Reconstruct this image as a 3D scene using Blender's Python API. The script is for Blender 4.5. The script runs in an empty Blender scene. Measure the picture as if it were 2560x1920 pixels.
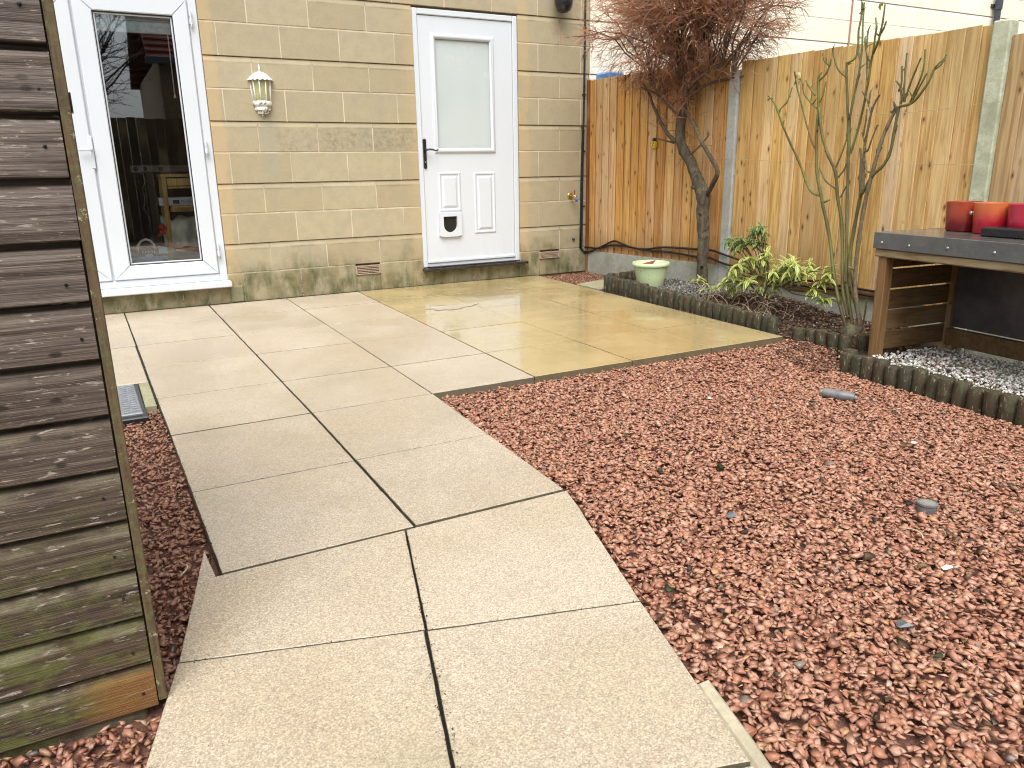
import bpy, bmesh, math, random
import numpy as np
from mathutils import Vector, Matrix, noise as mnoise

random.seed(11)
rng = np.random.default_rng(11)
sc = bpy.context.scene
COL = sc.collection
PI = math.pi

# ------------------------------------------------------------------ camera
CAM = np.array([-2.4877, -6.2207, 0.9746])
PITCH, ROLL, YAW = -0.2765, 0.0168, -0.4931
_rz = Matrix.Rotation(YAW, 3, 'Z'); _rx = Matrix.Rotation(PITCH, 3, 'X'); _ry = Matrix.Rotation(ROLL, 3, 'Y')
_R = _rz @ _rx @ _ry
_x, _y, _z = _R.col[0], _R.col[1], _R.col[2]
cam_data = bpy.data.cameras.new('camera')
cam_data.sensor_fit = 'HORIZONTAL'; cam_data.sensor_width = 36.0
cam_data.lens = 36.0 * 1896.37 / 2560.0
cam_data.clip_start = 0.05; cam_data.clip_end = 600.0
cam = bpy.data.objects.new('camera', cam_data); COL.objects.link(cam)
cam.matrix_world = Matrix(((_x[0], _z[0], -_y[0], CAM[0]), (_x[1], _z[1], -_y[1], CAM[1]),
                           (_x[2], _z[2], -_y[2], CAM[2]), (0, 0, 0, 1)))
sc.camera = cam

# ------------------------------------------------------------------ sky, sun, exposure
SUN_EL, SUN_AZ = math.radians(58), math.radians(-116)     # direction towards the sun, azimuth from +X
world = bpy.data.worlds.new('World'); sc.world = world; world.use_nodes = True
wn, wl = world.node_tree.nodes, world.node_tree.links
wn.clear()
w_out = wn.new('ShaderNodeOutputWorld'); w_bg = wn.new('ShaderNodeBackground')
w_sky = wn.new('ShaderNodeTexSky'); w_sky.sky_type = 'NISHITA'; w_sky.sun_disc = False
w_sky.sun_elevation = SUN_EL; w_sky.sun_rotation = PI / 2 - SUN_AZ
w_sky.air_density = 1.0; w_sky.dust_density = 4.0; w_sky.ozone_density = 1.0
w_hs = wn.new('ShaderNodeHueSaturation'); w_hs.inputs['Saturation'].default_value = 0.22   # overcast: the cloud sheet takes the blue out
wl.new(w_sky.outputs[0], w_hs.inputs['Color']); wl.new(w_hs.outputs[0], w_bg.inputs['Color'])
w_bg.inputs['Strength'].default_value = 0.13
wl.new(w_bg.outputs[0], w_out.inputs['Surface'])
sun_d = bpy.data.lights.new('sun', 'SUN'); sun_d.energy = 1.45; sun_d.angle = math.radians(46); sun_d.color = (1.0, 0.985, 0.955)
sun = bpy.data.objects.new('sun', sun_d); COL.objects.link(sun)
sd = Vector((math.cos(SUN_EL) * math.cos(SUN_AZ), math.cos(SUN_EL) * math.sin(SUN_AZ), math.sin(SUN_EL)))
sun.rotation_euler = sd.to_track_quat('Z', 'Y').to_euler(); sun.location = (0, 0, 12)
vs = sc.view_settings
vs.view_transform = 'Standard'; vs.look = 'None'; vs.exposure = 0.96; vs.gamma = 1.0; vs.use_curve_mapping = False
sc.cycles.use_denoising = True; sc.cycles.filter_width = 1.1
sc.cycles.max_bounces = 7; sc.cycles.transparent_max_bounces = 12

# ------------------------------------------------------------------ mesh helpers
WL = {}

def _face_out(v, f):
    c = np.mean(v, axis=0); out = []
    for q in f:
        p = v[list(q)]; n = np.cross(p[1] - p[0], p[2] - p[0])
        out.append(tuple(q) if n @ (p.mean(0) - c) >= 0 else tuple(reversed(q)))
    return out

def _ctemplate():
    idx = {}; k = 0
    for i in range(8):
        for a in range(3): idx[(i, a)] = k; k += 1
    bit = lambda i, a: (i >> a) & 1
    F = []
    for a in range(3):
        b, c = [(1, 2), (2, 0), (0, 1)][a]
        for s in (0, 1):
            ring = [s << a | p << b | q << c for p, q in ((0, 0), (1, 0), (1, 1), (0, 1))]
            F.append([idx[(i, a)] for i in ring])
        for p in (0, 1):
            for q in (0, 1):
                c0 = p << b | q << c; c1 = c0 | 1 << a
                F.append([idx[(c0, b)], idx[(c1, b)], idx[(c1, c)], idx[(c0, c)]])
    for i in range(8): F.append([idx[(i, 0)], idx[(i, 1)], idx[(i, 2)]])
    def verts(lo, hi, ch):
        V = np.zeros((24, 3))
        for i in range(8):
            for a in range(3):
                for d in range(3):
                    e = hi[d] if bit(i, d) else lo[d]
                    if d != a: e += -ch if bit(i, d) else ch
                    V[idx[(i, a)], d] = e
        return V
    V = verts((-1, -1, -1), (1, 1, 1), .2)
    return verts, _face_out(V, F)
_cverts, _CF = _ctemplate()

class MB:
    """collects shapes (world coordinates) for one mesh"""
    def __init__(s): s.v = []; s.f = []
    def raw(s, V, F):
        b = len(s.v); s.v += [tuple(map(float, p)) for p in V]; s.f += [tuple(i + b for i in q) for q in F]; return s
    def box(s, x0, x1, y0, y1, z0, z1, ch=0.002, M=None):
        x0, x1 = min(x0, x1), max(x0, x1); y0, y1 = min(y0, y1), max(y0, y1); z0, z1 = min(z0, z1), max(z0, z1)
        ch = min(ch, .45 * min(x1 - x0, y1 - y0, z1 - z0))
        V = _cverts((x0, y0, z0), (x1, y1, z1), ch)
        if M is not None: V = np.array([M @ Vector(p) for p in V])
        return s.raw(V, _CF)
    def tube(s, pts, rad, sides=6, cap=True):
        P = [Vector(p) for p in pts]; n = len(P)
        if not hasattr(rad, '__len__'): rad = [rad] * n
        V = []; up = None
        for i in range(n):
            t = (P[min(i + 1, n - 1)] - P[max(i - 1, 0)])
            if t.length < 1e-9: t = Vector((0, 0, 1))
            t.normalize()
            if up is None:
                up = Vector((0, 0, 1)) if abs(t.z) < .9 else Vector((1, 0, 0))
            u = (up - t * up.dot(t)); u = u.normalized() if u.length > 1e-6 else t.orthogonal().normalized()
            up = u; w = t.cross(u)
            for k in range(sides):
                a = 2 * PI * k / sides
                V.append(P[i] + (u * math.cos(a) + w * math.sin(a)) * rad[i])
        F = []
        for i in range(n - 1):
            for k in range(sides):
                k2 = (k + 1) % sides
                F.append((i * sides + k, i * sides + k2, (i + 1) * sides + k2, (i + 1) * sides + k))
        if cap:
            F.append(tuple(reversed(range(sides)))); F.append(tuple((n - 1) * sides + k for k in range(sides)))
        return s.raw(V, F)
    def lathe(s, prof, c=(0, 0, 0), seg=24, a0=0, a1=2 * PI, M=None):
        full = abs(a1 - a0 - 2 * PI) < 1e-6; m = seg if full else seg + 1
        V = []
        for r, z in prof:
            for k in range(m):
                a = a0 + (a1 - a0) * k / seg
                p = Vector((r * math.cos(a), r * math.sin(a), z))
                if M is not None: p = M @ p
                V.append(p + Vector(c))
        F = []
        for i in range(len(prof) - 1):
            for k in range(seg):
                k2 = (k + 1) % m
                F.append((i * m + k, i * m + k2, (i + 1) * m + k2, (i + 1) * m + k))
        return s.raw(V, F)
    def prism(s, poly, z0, z1, ch=0.0):
        """vertical prism of a 2D polygon, with a small chamfer along the top edge"""
        P = [Vector(p) for p in poly]; n = len(P)
        A = sum(P[i].x * P[(i + 1) % n].y - P[(i + 1) % n].x * P[i].y for i in range(n))
        if A < 0: P.reverse()
        def inset(d):
            out = []
            for i in range(n):
                a, b, c = P[i - 1], P[i], P[(i + 1) % n]
                e1 = (b - a).normalized(); e2 = (c - b).normalized()
                n1 = Vector((-e1.y, e1.x)); n2 = Vector((-e2.y, e2.x)); m = (n1 + n2)
                m = m / max(.2, m.dot(n1))
                out.append(b + m * d)
            return out
        rings = [[(p.x, p.y, z0) for p in P], [(p.x, p.y, z1 - ch) for p in P]]
        if ch > 0: rings.append([(p.x, p.y, z1) for p in inset(ch)])
        V = [p for r in rings for p in r]; F = [tuple(reversed(range(n)))]
        for r in range(len(rings) - 1):
            for i in range(n):
                j = (i + 1) % n
                F.append((r * n + i, r * n + j, (r + 1) * n + j, (r + 1) * n + i))
        F.append(tuple((len(rings) - 1) * n + i for i in range(n)))
        return s.raw(V, F)
    def extrude_x(s, prof, x0, x1):
        """prism along x of a (y,z) profile"""
        n = len(prof)
        V = [(x0, y, z) for y, z in prof] + [(x1, y, z) for y, z in prof]
        F = [tuple(range(n)), tuple(reversed(range(n, 2 * n)))]
        for i in range(n):
            j = (i + 1) % n
            F.append((j, i, n + i, n + j))
        V = np.array(V, float)
        return s.raw(V, _face_out_x(V, F, n))

def _face_out_x(V, F, n):
    A = 0
    for i in range(n):
        y0, z0 = V[i][1:]; y1, z1 = V[(i + 1) % n][1:]; A += y0 * z1 - y1 * z0
    # profile counter-clockwise in (y,z) seen from +x when A>0
    if (A > 0) == (V[n][0] > V[0][0]):
        F = [tuple(reversed(f)) for f in F]
    return F

def tag(o, label=None, cat=None, group=None, kind=None):
    if label: o['label'] = label
    if cat: o['category'] = cat
    if group: o['group'] = group
    if kind: o['kind'] = kind
    return o

def place(o, w, parent):
    if parent is not None:
        o.parent = parent; pw = WL[parent.name]
        o.location = (w[0] - pw[0], w[1] - pw[1], w[2] - pw[2])
    else: o.location = w
    WL[o.name] = tuple(w)

def add(name, mb, mat, parent=None, smooth=False, origin=None, **kw):
    V = np.array(mb.v, float)
    if origin is None:
        lo, hi = V.min(0), V.max(0); origin = ((lo[0] + hi[0]) / 2, (lo[1] + hi[1]) / 2, lo[2])
    me = bpy.data.meshes.new(name)
    me.from_pydata((V - np.array(origin)).tolist(), [], mb.f)
    if smooth is True:
        me.polygons.foreach_set('use_smooth', [True] * len(me.polygons))
    elif smooth:
        me.polygons.foreach_set('use_smooth', [True] * len(me.polygons)); me.set_sharp_from_angle(angle=math.radians(smooth))
    me.update()
    o = bpy.data.objects.new(name, me); COL.objects.link(o)
    if mat is not None: me.materials.append(mat)
    place(o, origin, parent)
    return tag(o, **kw)

def thing(name, loc, parent=None, **kw):
    o = bpy.data.objects.new(name, None); COL.objects.link(o); o.empty_display_size = .1
    place(o, loc, parent)
    return tag(o, **kw)

# ------------------------------------------------------------------ material helpers
class H:
    def __init__(s, name):
        s.m = bpy.data.materials.new(name); s.m.use_nodes = True
        s.t = s.m.node_tree; s.b = s.t.nodes['Principled BSDF']; s.out = s.t.nodes['Material Output']
    def node(s, ty, **kw):
        n = s.t.nodes.new(ty)
        for k, v in kw.items(): setattr(n, k, v)
        return n
    def put(s, sock, v):
        if isinstance(v, bpy.types.NodeSocket): s.t.links.new(v, sock)
        elif hasattr(v, '__len__') and len(v) == 3 and sock.type == 'RGBA': sock.default_value = (*v, 1)
        else: sock.default_value = v
    def set(s, **kw):
        for k, v in kw.items():
            s.put(s.b.inputs[k.replace('_', ' ')], v)
    def pos(s): return s.node('ShaderNodeNewGeometry').outputs['Position']
    def rand(s): return s.node('ShaderNodeObjectInfo').outputs['Random']
    def obj(s):
        tc = s.node('ShaderNodeTexCoord').outputs['Object']
        r = s.math('MULTIPLY', s.rand(), 97.0)
        c = s.node('ShaderNodeCombineXYZ')
        for i in range(3): s.put(c.inputs[i], r)
        v = s.node('ShaderNodeVectorMath', operation='ADD'); s.put(v.inputs[0], tc); s.put(v.inputs[1], c.outputs[0])
        return v.outputs[0]
    def lobj(s): return s.node('ShaderNodeTexCoord').outputs['Object']
    def scale(s, v, sc_):
        n = s.node('ShaderNodeVectorMath', operation='MULTIPLY'); s.put(n.inputs[0], v); n.inputs[1].default_value = sc_; return n.outputs[0]
    def vadd(s, a, b):
        n = s.node('ShaderNodeVectorMath', operation='ADD'); s.put(n.inputs[0], a); s.put(n.inputs[1], b); return n.outputs[0]
    def xyz(s, v):
        n = s.node('ShaderNodeSeparateXYZ'); s.put(n.inputs[0], v); return n.outputs
    def noise(s, scale=5, detail=4, rough=.6, vec=None, dist=0, col=False):
        n = s.node('ShaderNodeTexNoise'); n.inputs['Scale'].default_value = scale; n.inputs['Detail'].default_value = detail
        n.inputs['Roughness'].default_value = rough; n.inputs['Distortion'].default_value = dist
        if vec is not None: s.put(n.inputs['Vector'], vec)
        return n.outputs['Color' if col else 'Fac']
    def voro(s, scale=5, vec=None, feature='F1', rnd=1.0, out='Distance'):
        n = s.node('ShaderNodeTexVoronoi', feature=feature); n.inputs['Scale'].default_value = scale
        n.inputs['Randomness'].default_value = rnd
        if vec is not None: s.put(n.inputs['Vector'], vec)
        return n.outputs[out]
    def voro2(s, u, v, rnd=1.0):
        c = s.node('ShaderNodeCombineXYZ'); s.put(c.inputs[0], u); s.put(c.inputs[1], v)
        n = s.node('ShaderNodeTexVoronoi', feature='F1', voronoi_dimensions='2D'); n.inputs['Scale'].default_value = 1.0; n.inputs['Randomness'].default_value = rnd
        s.put(n.inputs['Vector'], c.outputs[0]); return n.outputs['Distance']
    def ramp(s, fac, stops, interp='LINEAR'):
        n = s.node('ShaderNodeValToRGB'); n.color_ramp.interpolation = interp
        e = n.color_ramp.elements
        while len(e) < len(stops): e.new(.5)
        for i, (p, c) in enumerate(stops):
            e[i].position = p; e[i].color = (*c, 1) if hasattr(c, '__len__') else (c, c, c, 1)
        s.put(n.inputs[0], fac); return n.outputs[0]
    def mix(s, fac, a, b, mode='MIX'):
        n = s.node('ShaderNodeMix', data_type='RGBA', blend_type=mode)
        s.put(n.inputs[0], fac); s.put(n.inputs[6], a); s.put(n.inputs[7], b); return n.outputs[2]
    def math(s, op, a, b=0.0, clamp=False):
        n = s.node('ShaderNodeMath', operation=op, use_clamp=clamp); s.put(n.inputs[0], a); s.put(n.inputs[1], b); return n.outputs[0]
    def mr(s, v, a, b, c=0.0, d=1.0, smooth=True):
        n = s.node('ShaderNodeMapRange', interpolation_type='SMOOTHSTEP' if smooth else 'LINEAR')
        s.put(n.inputs[0], v)
        for i, x in enumerate((a, b, c, d)): s.put(n.inputs[i + 1], x)
        return n.outputs[0]
    def bump(s, h, strength=.3, dist=.01, normal=None):
        n = s.node('ShaderNodeBump'); n.inputs['Strength'].default_value = strength; n.inputs['Distance'].default_value = dist
        s.put(n.inputs['Height'], h)
        if normal is not None: s.put(n.inputs['Normal'], normal)
        return n.outputs[0]
    def attr(s, name): return s.node('ShaderNodeAttribute', attribute_name=name)
    def mul(s, *a):
        r = a[0]
        for x in a[1:]: r = s.math('MULTIPLY', r, x)
        return r
    def band(s, v, lo, hi, soft):
        return s.mul(s.mr(v, lo - soft, lo + soft), s.mr(v, hi + soft, hi - soft))

def simple(name, col, rough=.5, metal=0.0, var=.12, nscale=40, bump=0.0, spec=.5):
    h = H(name); n = h.noise(nscale, 4, .65, h.obj())
    c = h.mix(h.mr(n, .3, .7), tuple(x * (1 - var) for x in col), tuple(min(1, x * (1 + var)) for x in col))
    h.set(Base_Color=c, Roughness=h.mr(n, .2, .8, max(.02, rough - .08), min(1, rough + .08)), Metallic=metal)
    h.b.inputs['Specular IOR Level'].default_value = spec
    if bump: h.set(Normal=h.bump(n, bump, .004))
    return h.m
# ------------------------------------------------------------------ materials
def m_stone(name, c1, c2, c3, weather=1.0):
    h = H(name); p = h.pos(); X, Y, Z = h.xyz(p); r = h.rand()
    base = h.ramp(r, [(0, c1), (.45, c2), (1, c3)])
    big = h.noise(2.6, 4, .6, p); fine = h.noise(60, 5, .7, p); mid = h.noise(11, 4, .65, p)
    base = h.mix(h.mr(mid, .35, .7, 0, .35), base, tuple(x * .78 for x in c2))
    base = h.mix(h.mr(fine, .35, .75, 0, .25), base, tuple(min(1, x * 1.25) for x in c3))
    pits = h.mul(h.mr(h.voro(34, p), .10, .05), h.mr(h.noise(5, 2, .5, p), .5, .62), .55)
    base = h.mix(pits, base, tuple(x * .4 for x in c2))
    if weather > 0:
        # grime line under each drip edge (bottom of the splayed top of every second course)
        zz = h.math('MODULO', Z, .45)
        line = h.mul(h.band(zz, .402, .414, .006), h.mr(big, .42, .62), .45 * weather)
        base = h.mix(line, base, (.11, .10, .075))
        # grey lichen in the course below the lantern
        g = h.mul(h.band(Z, 1.135, 1.30, .02), h.band(X, -1.18, 0.3, .2), h.mr(h.noise(26, 6, .75, p), .40, .62), h.mr(big, .3, .55), .62 * weather)
        base = h.mix(g, base, (.15, .15, .11))
        # run-off streak below the lantern
        sx = h.math('ABSOLUTE', h.math('ADD', X, 1.215)); wob = h.math('MULTIPLY', mid, .11)
        st = h.mul(h.mr(sx, h.math('ADD', wob, .02), wob, 0, 1), h.band(Z, .98, 1.36, .05), .26 * weather)
        base = h.mix(st, base, (.30, .30, .26))
        # warm edge stains beside the openings
        wv = h.math('MULTIPLY', h.noise(5, 3, .6, p), .16)
        e1 = h.mr(X, h.math('ADD', wv, -1.60), h.math('ADD', wv, -1.63), 0, .5); e2 = h.mul(h.mr(X, .93, .99), h.mr(X, h.math('ADD', wv, 1.0), h.math('ADD', wv, .97), 0, .45))
        e3 = h.mul(h.mr(X, -.12, -.02, 0, .35), h.mr(X, .02, 0))
        base = h.mix(h.math('MAXIMUM', h.mul(e1, h.mr(X, -1.7, -1.63)), h.math('MAXIMUM', e2, e3)), base, (.50, .36, .19))
        # algae on the plinth course and splash zone
        al = h.mr(Z, h.mr(big, .25, .75, .20, .62), h.mr(big, .25, .75, .0, .16), 0, 1)
        al = h.mul(al, h.mr(h.noise(9, 6, .7, h.scale(p, (1, 1, .45))), .30, .62, .15, 1), .95 * weather)
        base = h.mix(al, base, h.mix(h.mr(h.noise(7, 3, .5, p), .35, .65), (.070, .080, .028), (.175, .150, .075)))
        sp = h.mul(h.mr(h.voro(70, p), .16, .08), h.mr(Z, .55, .1), .5)
        base = h.mix(sp, base, (.05, .05, .035))
    if weather > 0:
        blotch = h.mul(h.mr(h.noise(3.7, 5, .65, h.vadd(p, (7, 0, 3))), .5, .72), .4)
        base = h.mix(blotch, base, (.30, .285, .215))
    h.set(Base_Color=base, Roughness=h.mr(fine, .2, .8, .75, .95))
    h.b.inputs['Specular IOR Level'].default_value = .25
    h.set(Normal=h.bump(h.math('ADD', fine, h.math('MULTIPLY', mid, .6)), .28, .004))
    return h.m
STONE = m_stone('cream stone', (.378, .320, .208), (.350, .294, .187), (.402, .344, .230))
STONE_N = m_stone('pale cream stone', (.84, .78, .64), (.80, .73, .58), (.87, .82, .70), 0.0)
def m_mortar(name, c, c2):
    h = H(name); p = h.pos(); X, Y, Z = h.xyz(p)
    n = h.noise(4, 4, .6, p); f = h.noise(80, 4, .7, p)
    b = h.mix(h.mr(n, .4, .62), c, c2)
    b = h.mix(h.mul(h.mr(Z, .36, .08), h.mr(f, .3, .6, .3, 1)), b, (.11, .11, .06))
    h.set(Base_Color=b, Roughness=.92, Normal=h.bump(f, .4, .004)); return h.m
MORTAR = m_mortar('pale lime mortar', (.64, .56, .41), (.48, .41, .28))
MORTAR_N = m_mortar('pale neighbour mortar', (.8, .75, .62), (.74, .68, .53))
GROOVE = simple('groove stone', (.40, .33, .21), .9)

def m_upvc(name, c=(.60, .635, .67), rough=.28):
    h = H(name); p = h.pos(); n = h.noise(3, 3, .5, p); Z = h.xyz(p)[2]
    d = h.mul(h.mr(h.noise(14, 5, .7, h.scale(p, (1, 1, .3))), .5, .75), h.mr(Z, .45, .15, .08, .3))
    h.set(Base_Color=h.mix(d, h.mix(n, tuple(x * .97 for x in c), c), (.45, .43, .36)), Roughness=h.mr(n, .3, .7, rough, rough + .1))
    h.set(Normal=h.bump(h.noise(7, 2, .5, p), .02, .01)); return h.m
UPVC = m_upvc('white upvc'); COMPOSITE = m_upvc('white composite door', (.60, .635, .67), .36)
RUBBER = simple('black rubber gasket', (.02, .02, .022), .55)
DARKBRONZE = simple('dark antique metal', (.09, .09, .10), .32, 1.0, .2, 30)
STEEL = simple('hinge steel', (.62, .63, .65), .25, 1.0)
BLACKPL = simple('black plastic', (.016, .016, .018), .3, 0, .2, 30)
SILLPAINT = simple('black painted sill', (.03, .028, .026), .18, 0, .4, 24)
VENT = simple('terracotta air brick', (.34, .25, .18), .85, 0, .25, 50, .3)
DARKVOID = simple('void behind grille', (.012, .011, .01), .95)

def m_glass(name, tint=(.93, .97, .96), refl=1.0, drops=True):
    h = H(name); nt = h.t
    tr = h.node('ShaderNodeBsdfTransparent'); tr.inputs[0].default_value = (*tint, 1)
    gl = h.node('ShaderNodeBsdfGlossy'); gl.inputs['Roughness'].default_value = .012; gl.inputs[0].default_value = (.92, .97, 1.0, 1)
    fr = h.node('ShaderNodeFresnel'); fr.inputs['IOR'].default_value = 1.52
    # two panes of a sealed unit: roughly double the single-surface reflection, gently rippled
    f = h.math('MULTIPLY', fr.outputs[0], 4.2 * refl, True)
    p = h.pos()
    bp = h.bump(h.noise(1.0, 1, .4, p), .004, .002); nt.links.new(bp, gl.inputs['Normal'])
    mx = h.node('ShaderNodeMixShader'); h.put(mx.inputs[0], f); nt.links.new(tr.outputs[0], mx.inputs[1]); nt.links.new(gl.outputs[0], mx.inputs[2])
    last = mx
    if drops:
        df = h.node('ShaderNodeBsdfDiffuse'); df.inputs[0].default_value = (.55, .57, .58, 1)
        d = h.mul(h.mr(h.voro(130, p), .22, .10), h.mr(h.noise(18, 3, .6, p), .52, .66), .28)
        m2 = h.node('ShaderNodeMixShader'); h.put(m2.inputs[0], d); nt.links.new(mx.outputs[0], m2.inputs[1]); nt.links.new(df.outputs[0], m2.inputs[2]); last = m2
    nt.links.new(last.outputs[0], h.out.inputs['Surface']); nt.nodes.remove(h.b)
    return h.m
GLASS = m_glass('double glazing')
def m_frost():
    h = H('frosted glass'); p = h.pos(); n = h.noise(3, 3, .5, p)
    h.set(Base_Color=h.mix(n, (.46, .52, .52), (.54, .59, .58)), Roughness=h.mr(n, .3, .7, .12, .3))
    h.b.inputs['Coat Weight'].default_value = .8; h.b.inputs['Coat Roughness'].default_value = .04
    h.set(Normal=h.bump(h.noise(220, 2, .5, p), .06, .002)); return h.m
FROST = m_frost()
def m_amber():
    h = H('yellowed lantern glass'); p = h.pos()
    h.set(Base_Color=h.mix(h.mr(h.noise(30, 4, .6, p), .3, .7), (.30, .29, .14), (.42, .40, .22)), Roughness=.16); return h.m
AMBER = m_amber()
def m_lantern():
    h = H('flaking white lantern paint'); p = h.pos(); Z = h.xyz(p)[2]
    d = h.mr(h.noise(48, 5, .7, p), h.mr(Z, 1.36, 1.66, .47, .62), h.mr(Z, 1.36, 1.66, .57, .70))
    h.set(Base_Color=h.mix(d, (.76, .75, .70), (.20, .17, .12)), Roughness=.45, Normal=h.bump(h.noise(60, 3, .6, p), .2, .003)); return h.m
LANT = m_lantern()

def m_slab(name, c1, c2, wet, speck=1.0):
    h = H(name); p = h.pos(); r = h.rand(); o = h.obj()
    big = h.noise(1.3, 4, .55, p); mid = h.noise(7, 4, .6, o); fine = h.noise(230, 3, .8, o); grit = h.voro(190, o)
    base = h.mix(r, c1, c2)
    base = h.mix(h.mr(mid, .35, .7, 0, .3), base, tuple(x * .82 for x in c1))
    base = h.mix(h.mr(fine, .42, .66, 0, .75 * speck), base, tuple(min(1, x * 1.38) for x in c2))
    base = h.mix(h.mul(h.mr(grit, .26, .12), h.mr(h.noise(60, 2, .5, o), .42, .58), .8 * speck), base, tuple(x * .40 for x in c1))
    cell = h.node('ShaderNodeSeparateColor'); h.put(cell.inputs[0], h.voro(330, o, out='Color'))
    sp_ = h.mr(cell.outputs[0], 0, 1, 1 - .30 * speck, 1 + .22 * speck, False); spc = h.node('ShaderNodeCombineXYZ')
    for i_ in range(3): h.put(spc.inputs[i_], sp_)
    base = h.mix(1.0, base, spc.outputs[0], 'MULTIPLY')
    # scattered dark pits and bits of dirt
    d1 = h.math('MAXIMUM', h.mul(h.mr(h.voro(26, o), .06, .035), h.mr(h.noise(6, 2, .5, o), .46, .58), .8), h.mul(h.mr(h.voro(60, o), .085, .05), h.mr(h.noise(9, 2, .5, o), .46, .58), .7))
    base = h.mix(d1, base, (.09, .075, .05))
    gr = h.mul(h.mr(h.noise(2.1, 5, .62, p), .54, .72), .36)
    base = h.mix(gr, base, tuple(x * f for x, f in zip(c1, (.72, .80, .72))))
    # damp: how wet the surface is varies over the patio
    wt = h.mr(h.noise(1.5, 4, .6, h.vadd(p, (3.1, 1.7, 0))), .36, .62) if wet < .5 else h.mr(h.noise(1.6, 3, .55, h.vadd(p, (3.1, 1.7, 0))), .22, .72, .3, 1)
    base = h.mix(h.mul(wt, .26 if wet < .5 else .2), base, h.mix(1.0, base, (.80, .72, .56), 'MULTIPLY'))
    # slab edges: steep faces turn dark olive brown
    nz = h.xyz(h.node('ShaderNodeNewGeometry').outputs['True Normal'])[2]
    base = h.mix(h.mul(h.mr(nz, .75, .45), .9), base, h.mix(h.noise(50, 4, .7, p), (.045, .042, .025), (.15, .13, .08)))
    rough = h.mr(wt, 0, 1, .62 if wet < .5 else .42, .40 if wet < .5 else .14, False)
    h.set(Base_Color=base, Roughness=h.math('ADD', rough, h.mul(fine, .1)))
    h.b.inputs['Specular IOR Level'].default_value = .5
    h.put(h.b.inputs['Coat Weight'], h.mul(wt, .30 if wet < .5 else .95)); h.b.inputs['Coat Roughness'].default_value = .16 if wet < .5 else .07; h.b.inputs['Coat IOR'].default_value = 1.4
    hh = h.math('ADD', h.math('MULTIPLY', fine, .7), h.math('MULTIPLY', grit, .5))
    b1 = h.bump(hh, .32 if wet < .5 else .13, .004)
    h.set(Normal=h.bump(big, .05, .05, b1))
    return h.m
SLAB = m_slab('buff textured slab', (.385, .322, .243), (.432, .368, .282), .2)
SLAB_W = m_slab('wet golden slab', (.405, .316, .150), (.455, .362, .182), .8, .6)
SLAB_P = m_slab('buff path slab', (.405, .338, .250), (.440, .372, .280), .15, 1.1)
def m_soil(name, c1, c2, sc_=30):
    h = H(name); p = h.pos(); n = h.noise(sc_, 6, .75, p)
    h.set(Base_Color=h.mix(h.mr(n, .3, .7), c1, c2), Roughness=.9, Normal=h.bump(n, .8, .02)); return h.m
GRIT = m_soil('red fines between the chippings', (.14, .060, .042), (.28, .13, .090), 60)
SOIL = m_soil('dark damp soil', (.022, .017, .012), (.07, .05, .035))
MOSSJ = m_soil('mossy joint grit', (.012, .011, .008), (.06, .055, .035), 90)
LAWN = m_soil('far ground', (.06, .075, .03), (.10, .10, .05), 3)

def m_chip(name, rough=.45, wet=.35):
    h = H(name); c = h.attr('Col').outputs['Color']; p = h.pos(); n = h.noise(90, 4, .7, p)
    h.set(Base_Color=h.mix(h.mr(n, .3, .7, 0, .35), c, h.mix(1.0, c, (.55, .5, .5), 'MULTIPLY')), Roughness=h.mr(n, .25, .75, rough - .12, rough + .2))
    h.b.inputs['Specular IOR Level'].default_value = wet
    h.set(Normal=h.bump(n, .10, .002)); return h.m
CHIP = m_chip('wet red stone chippings', .42, .5); PEBBLE = m_chip('pale pebbles', .5, .4); LITTER = m_chip('bark and leaf litter', .6, .35)

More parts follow.
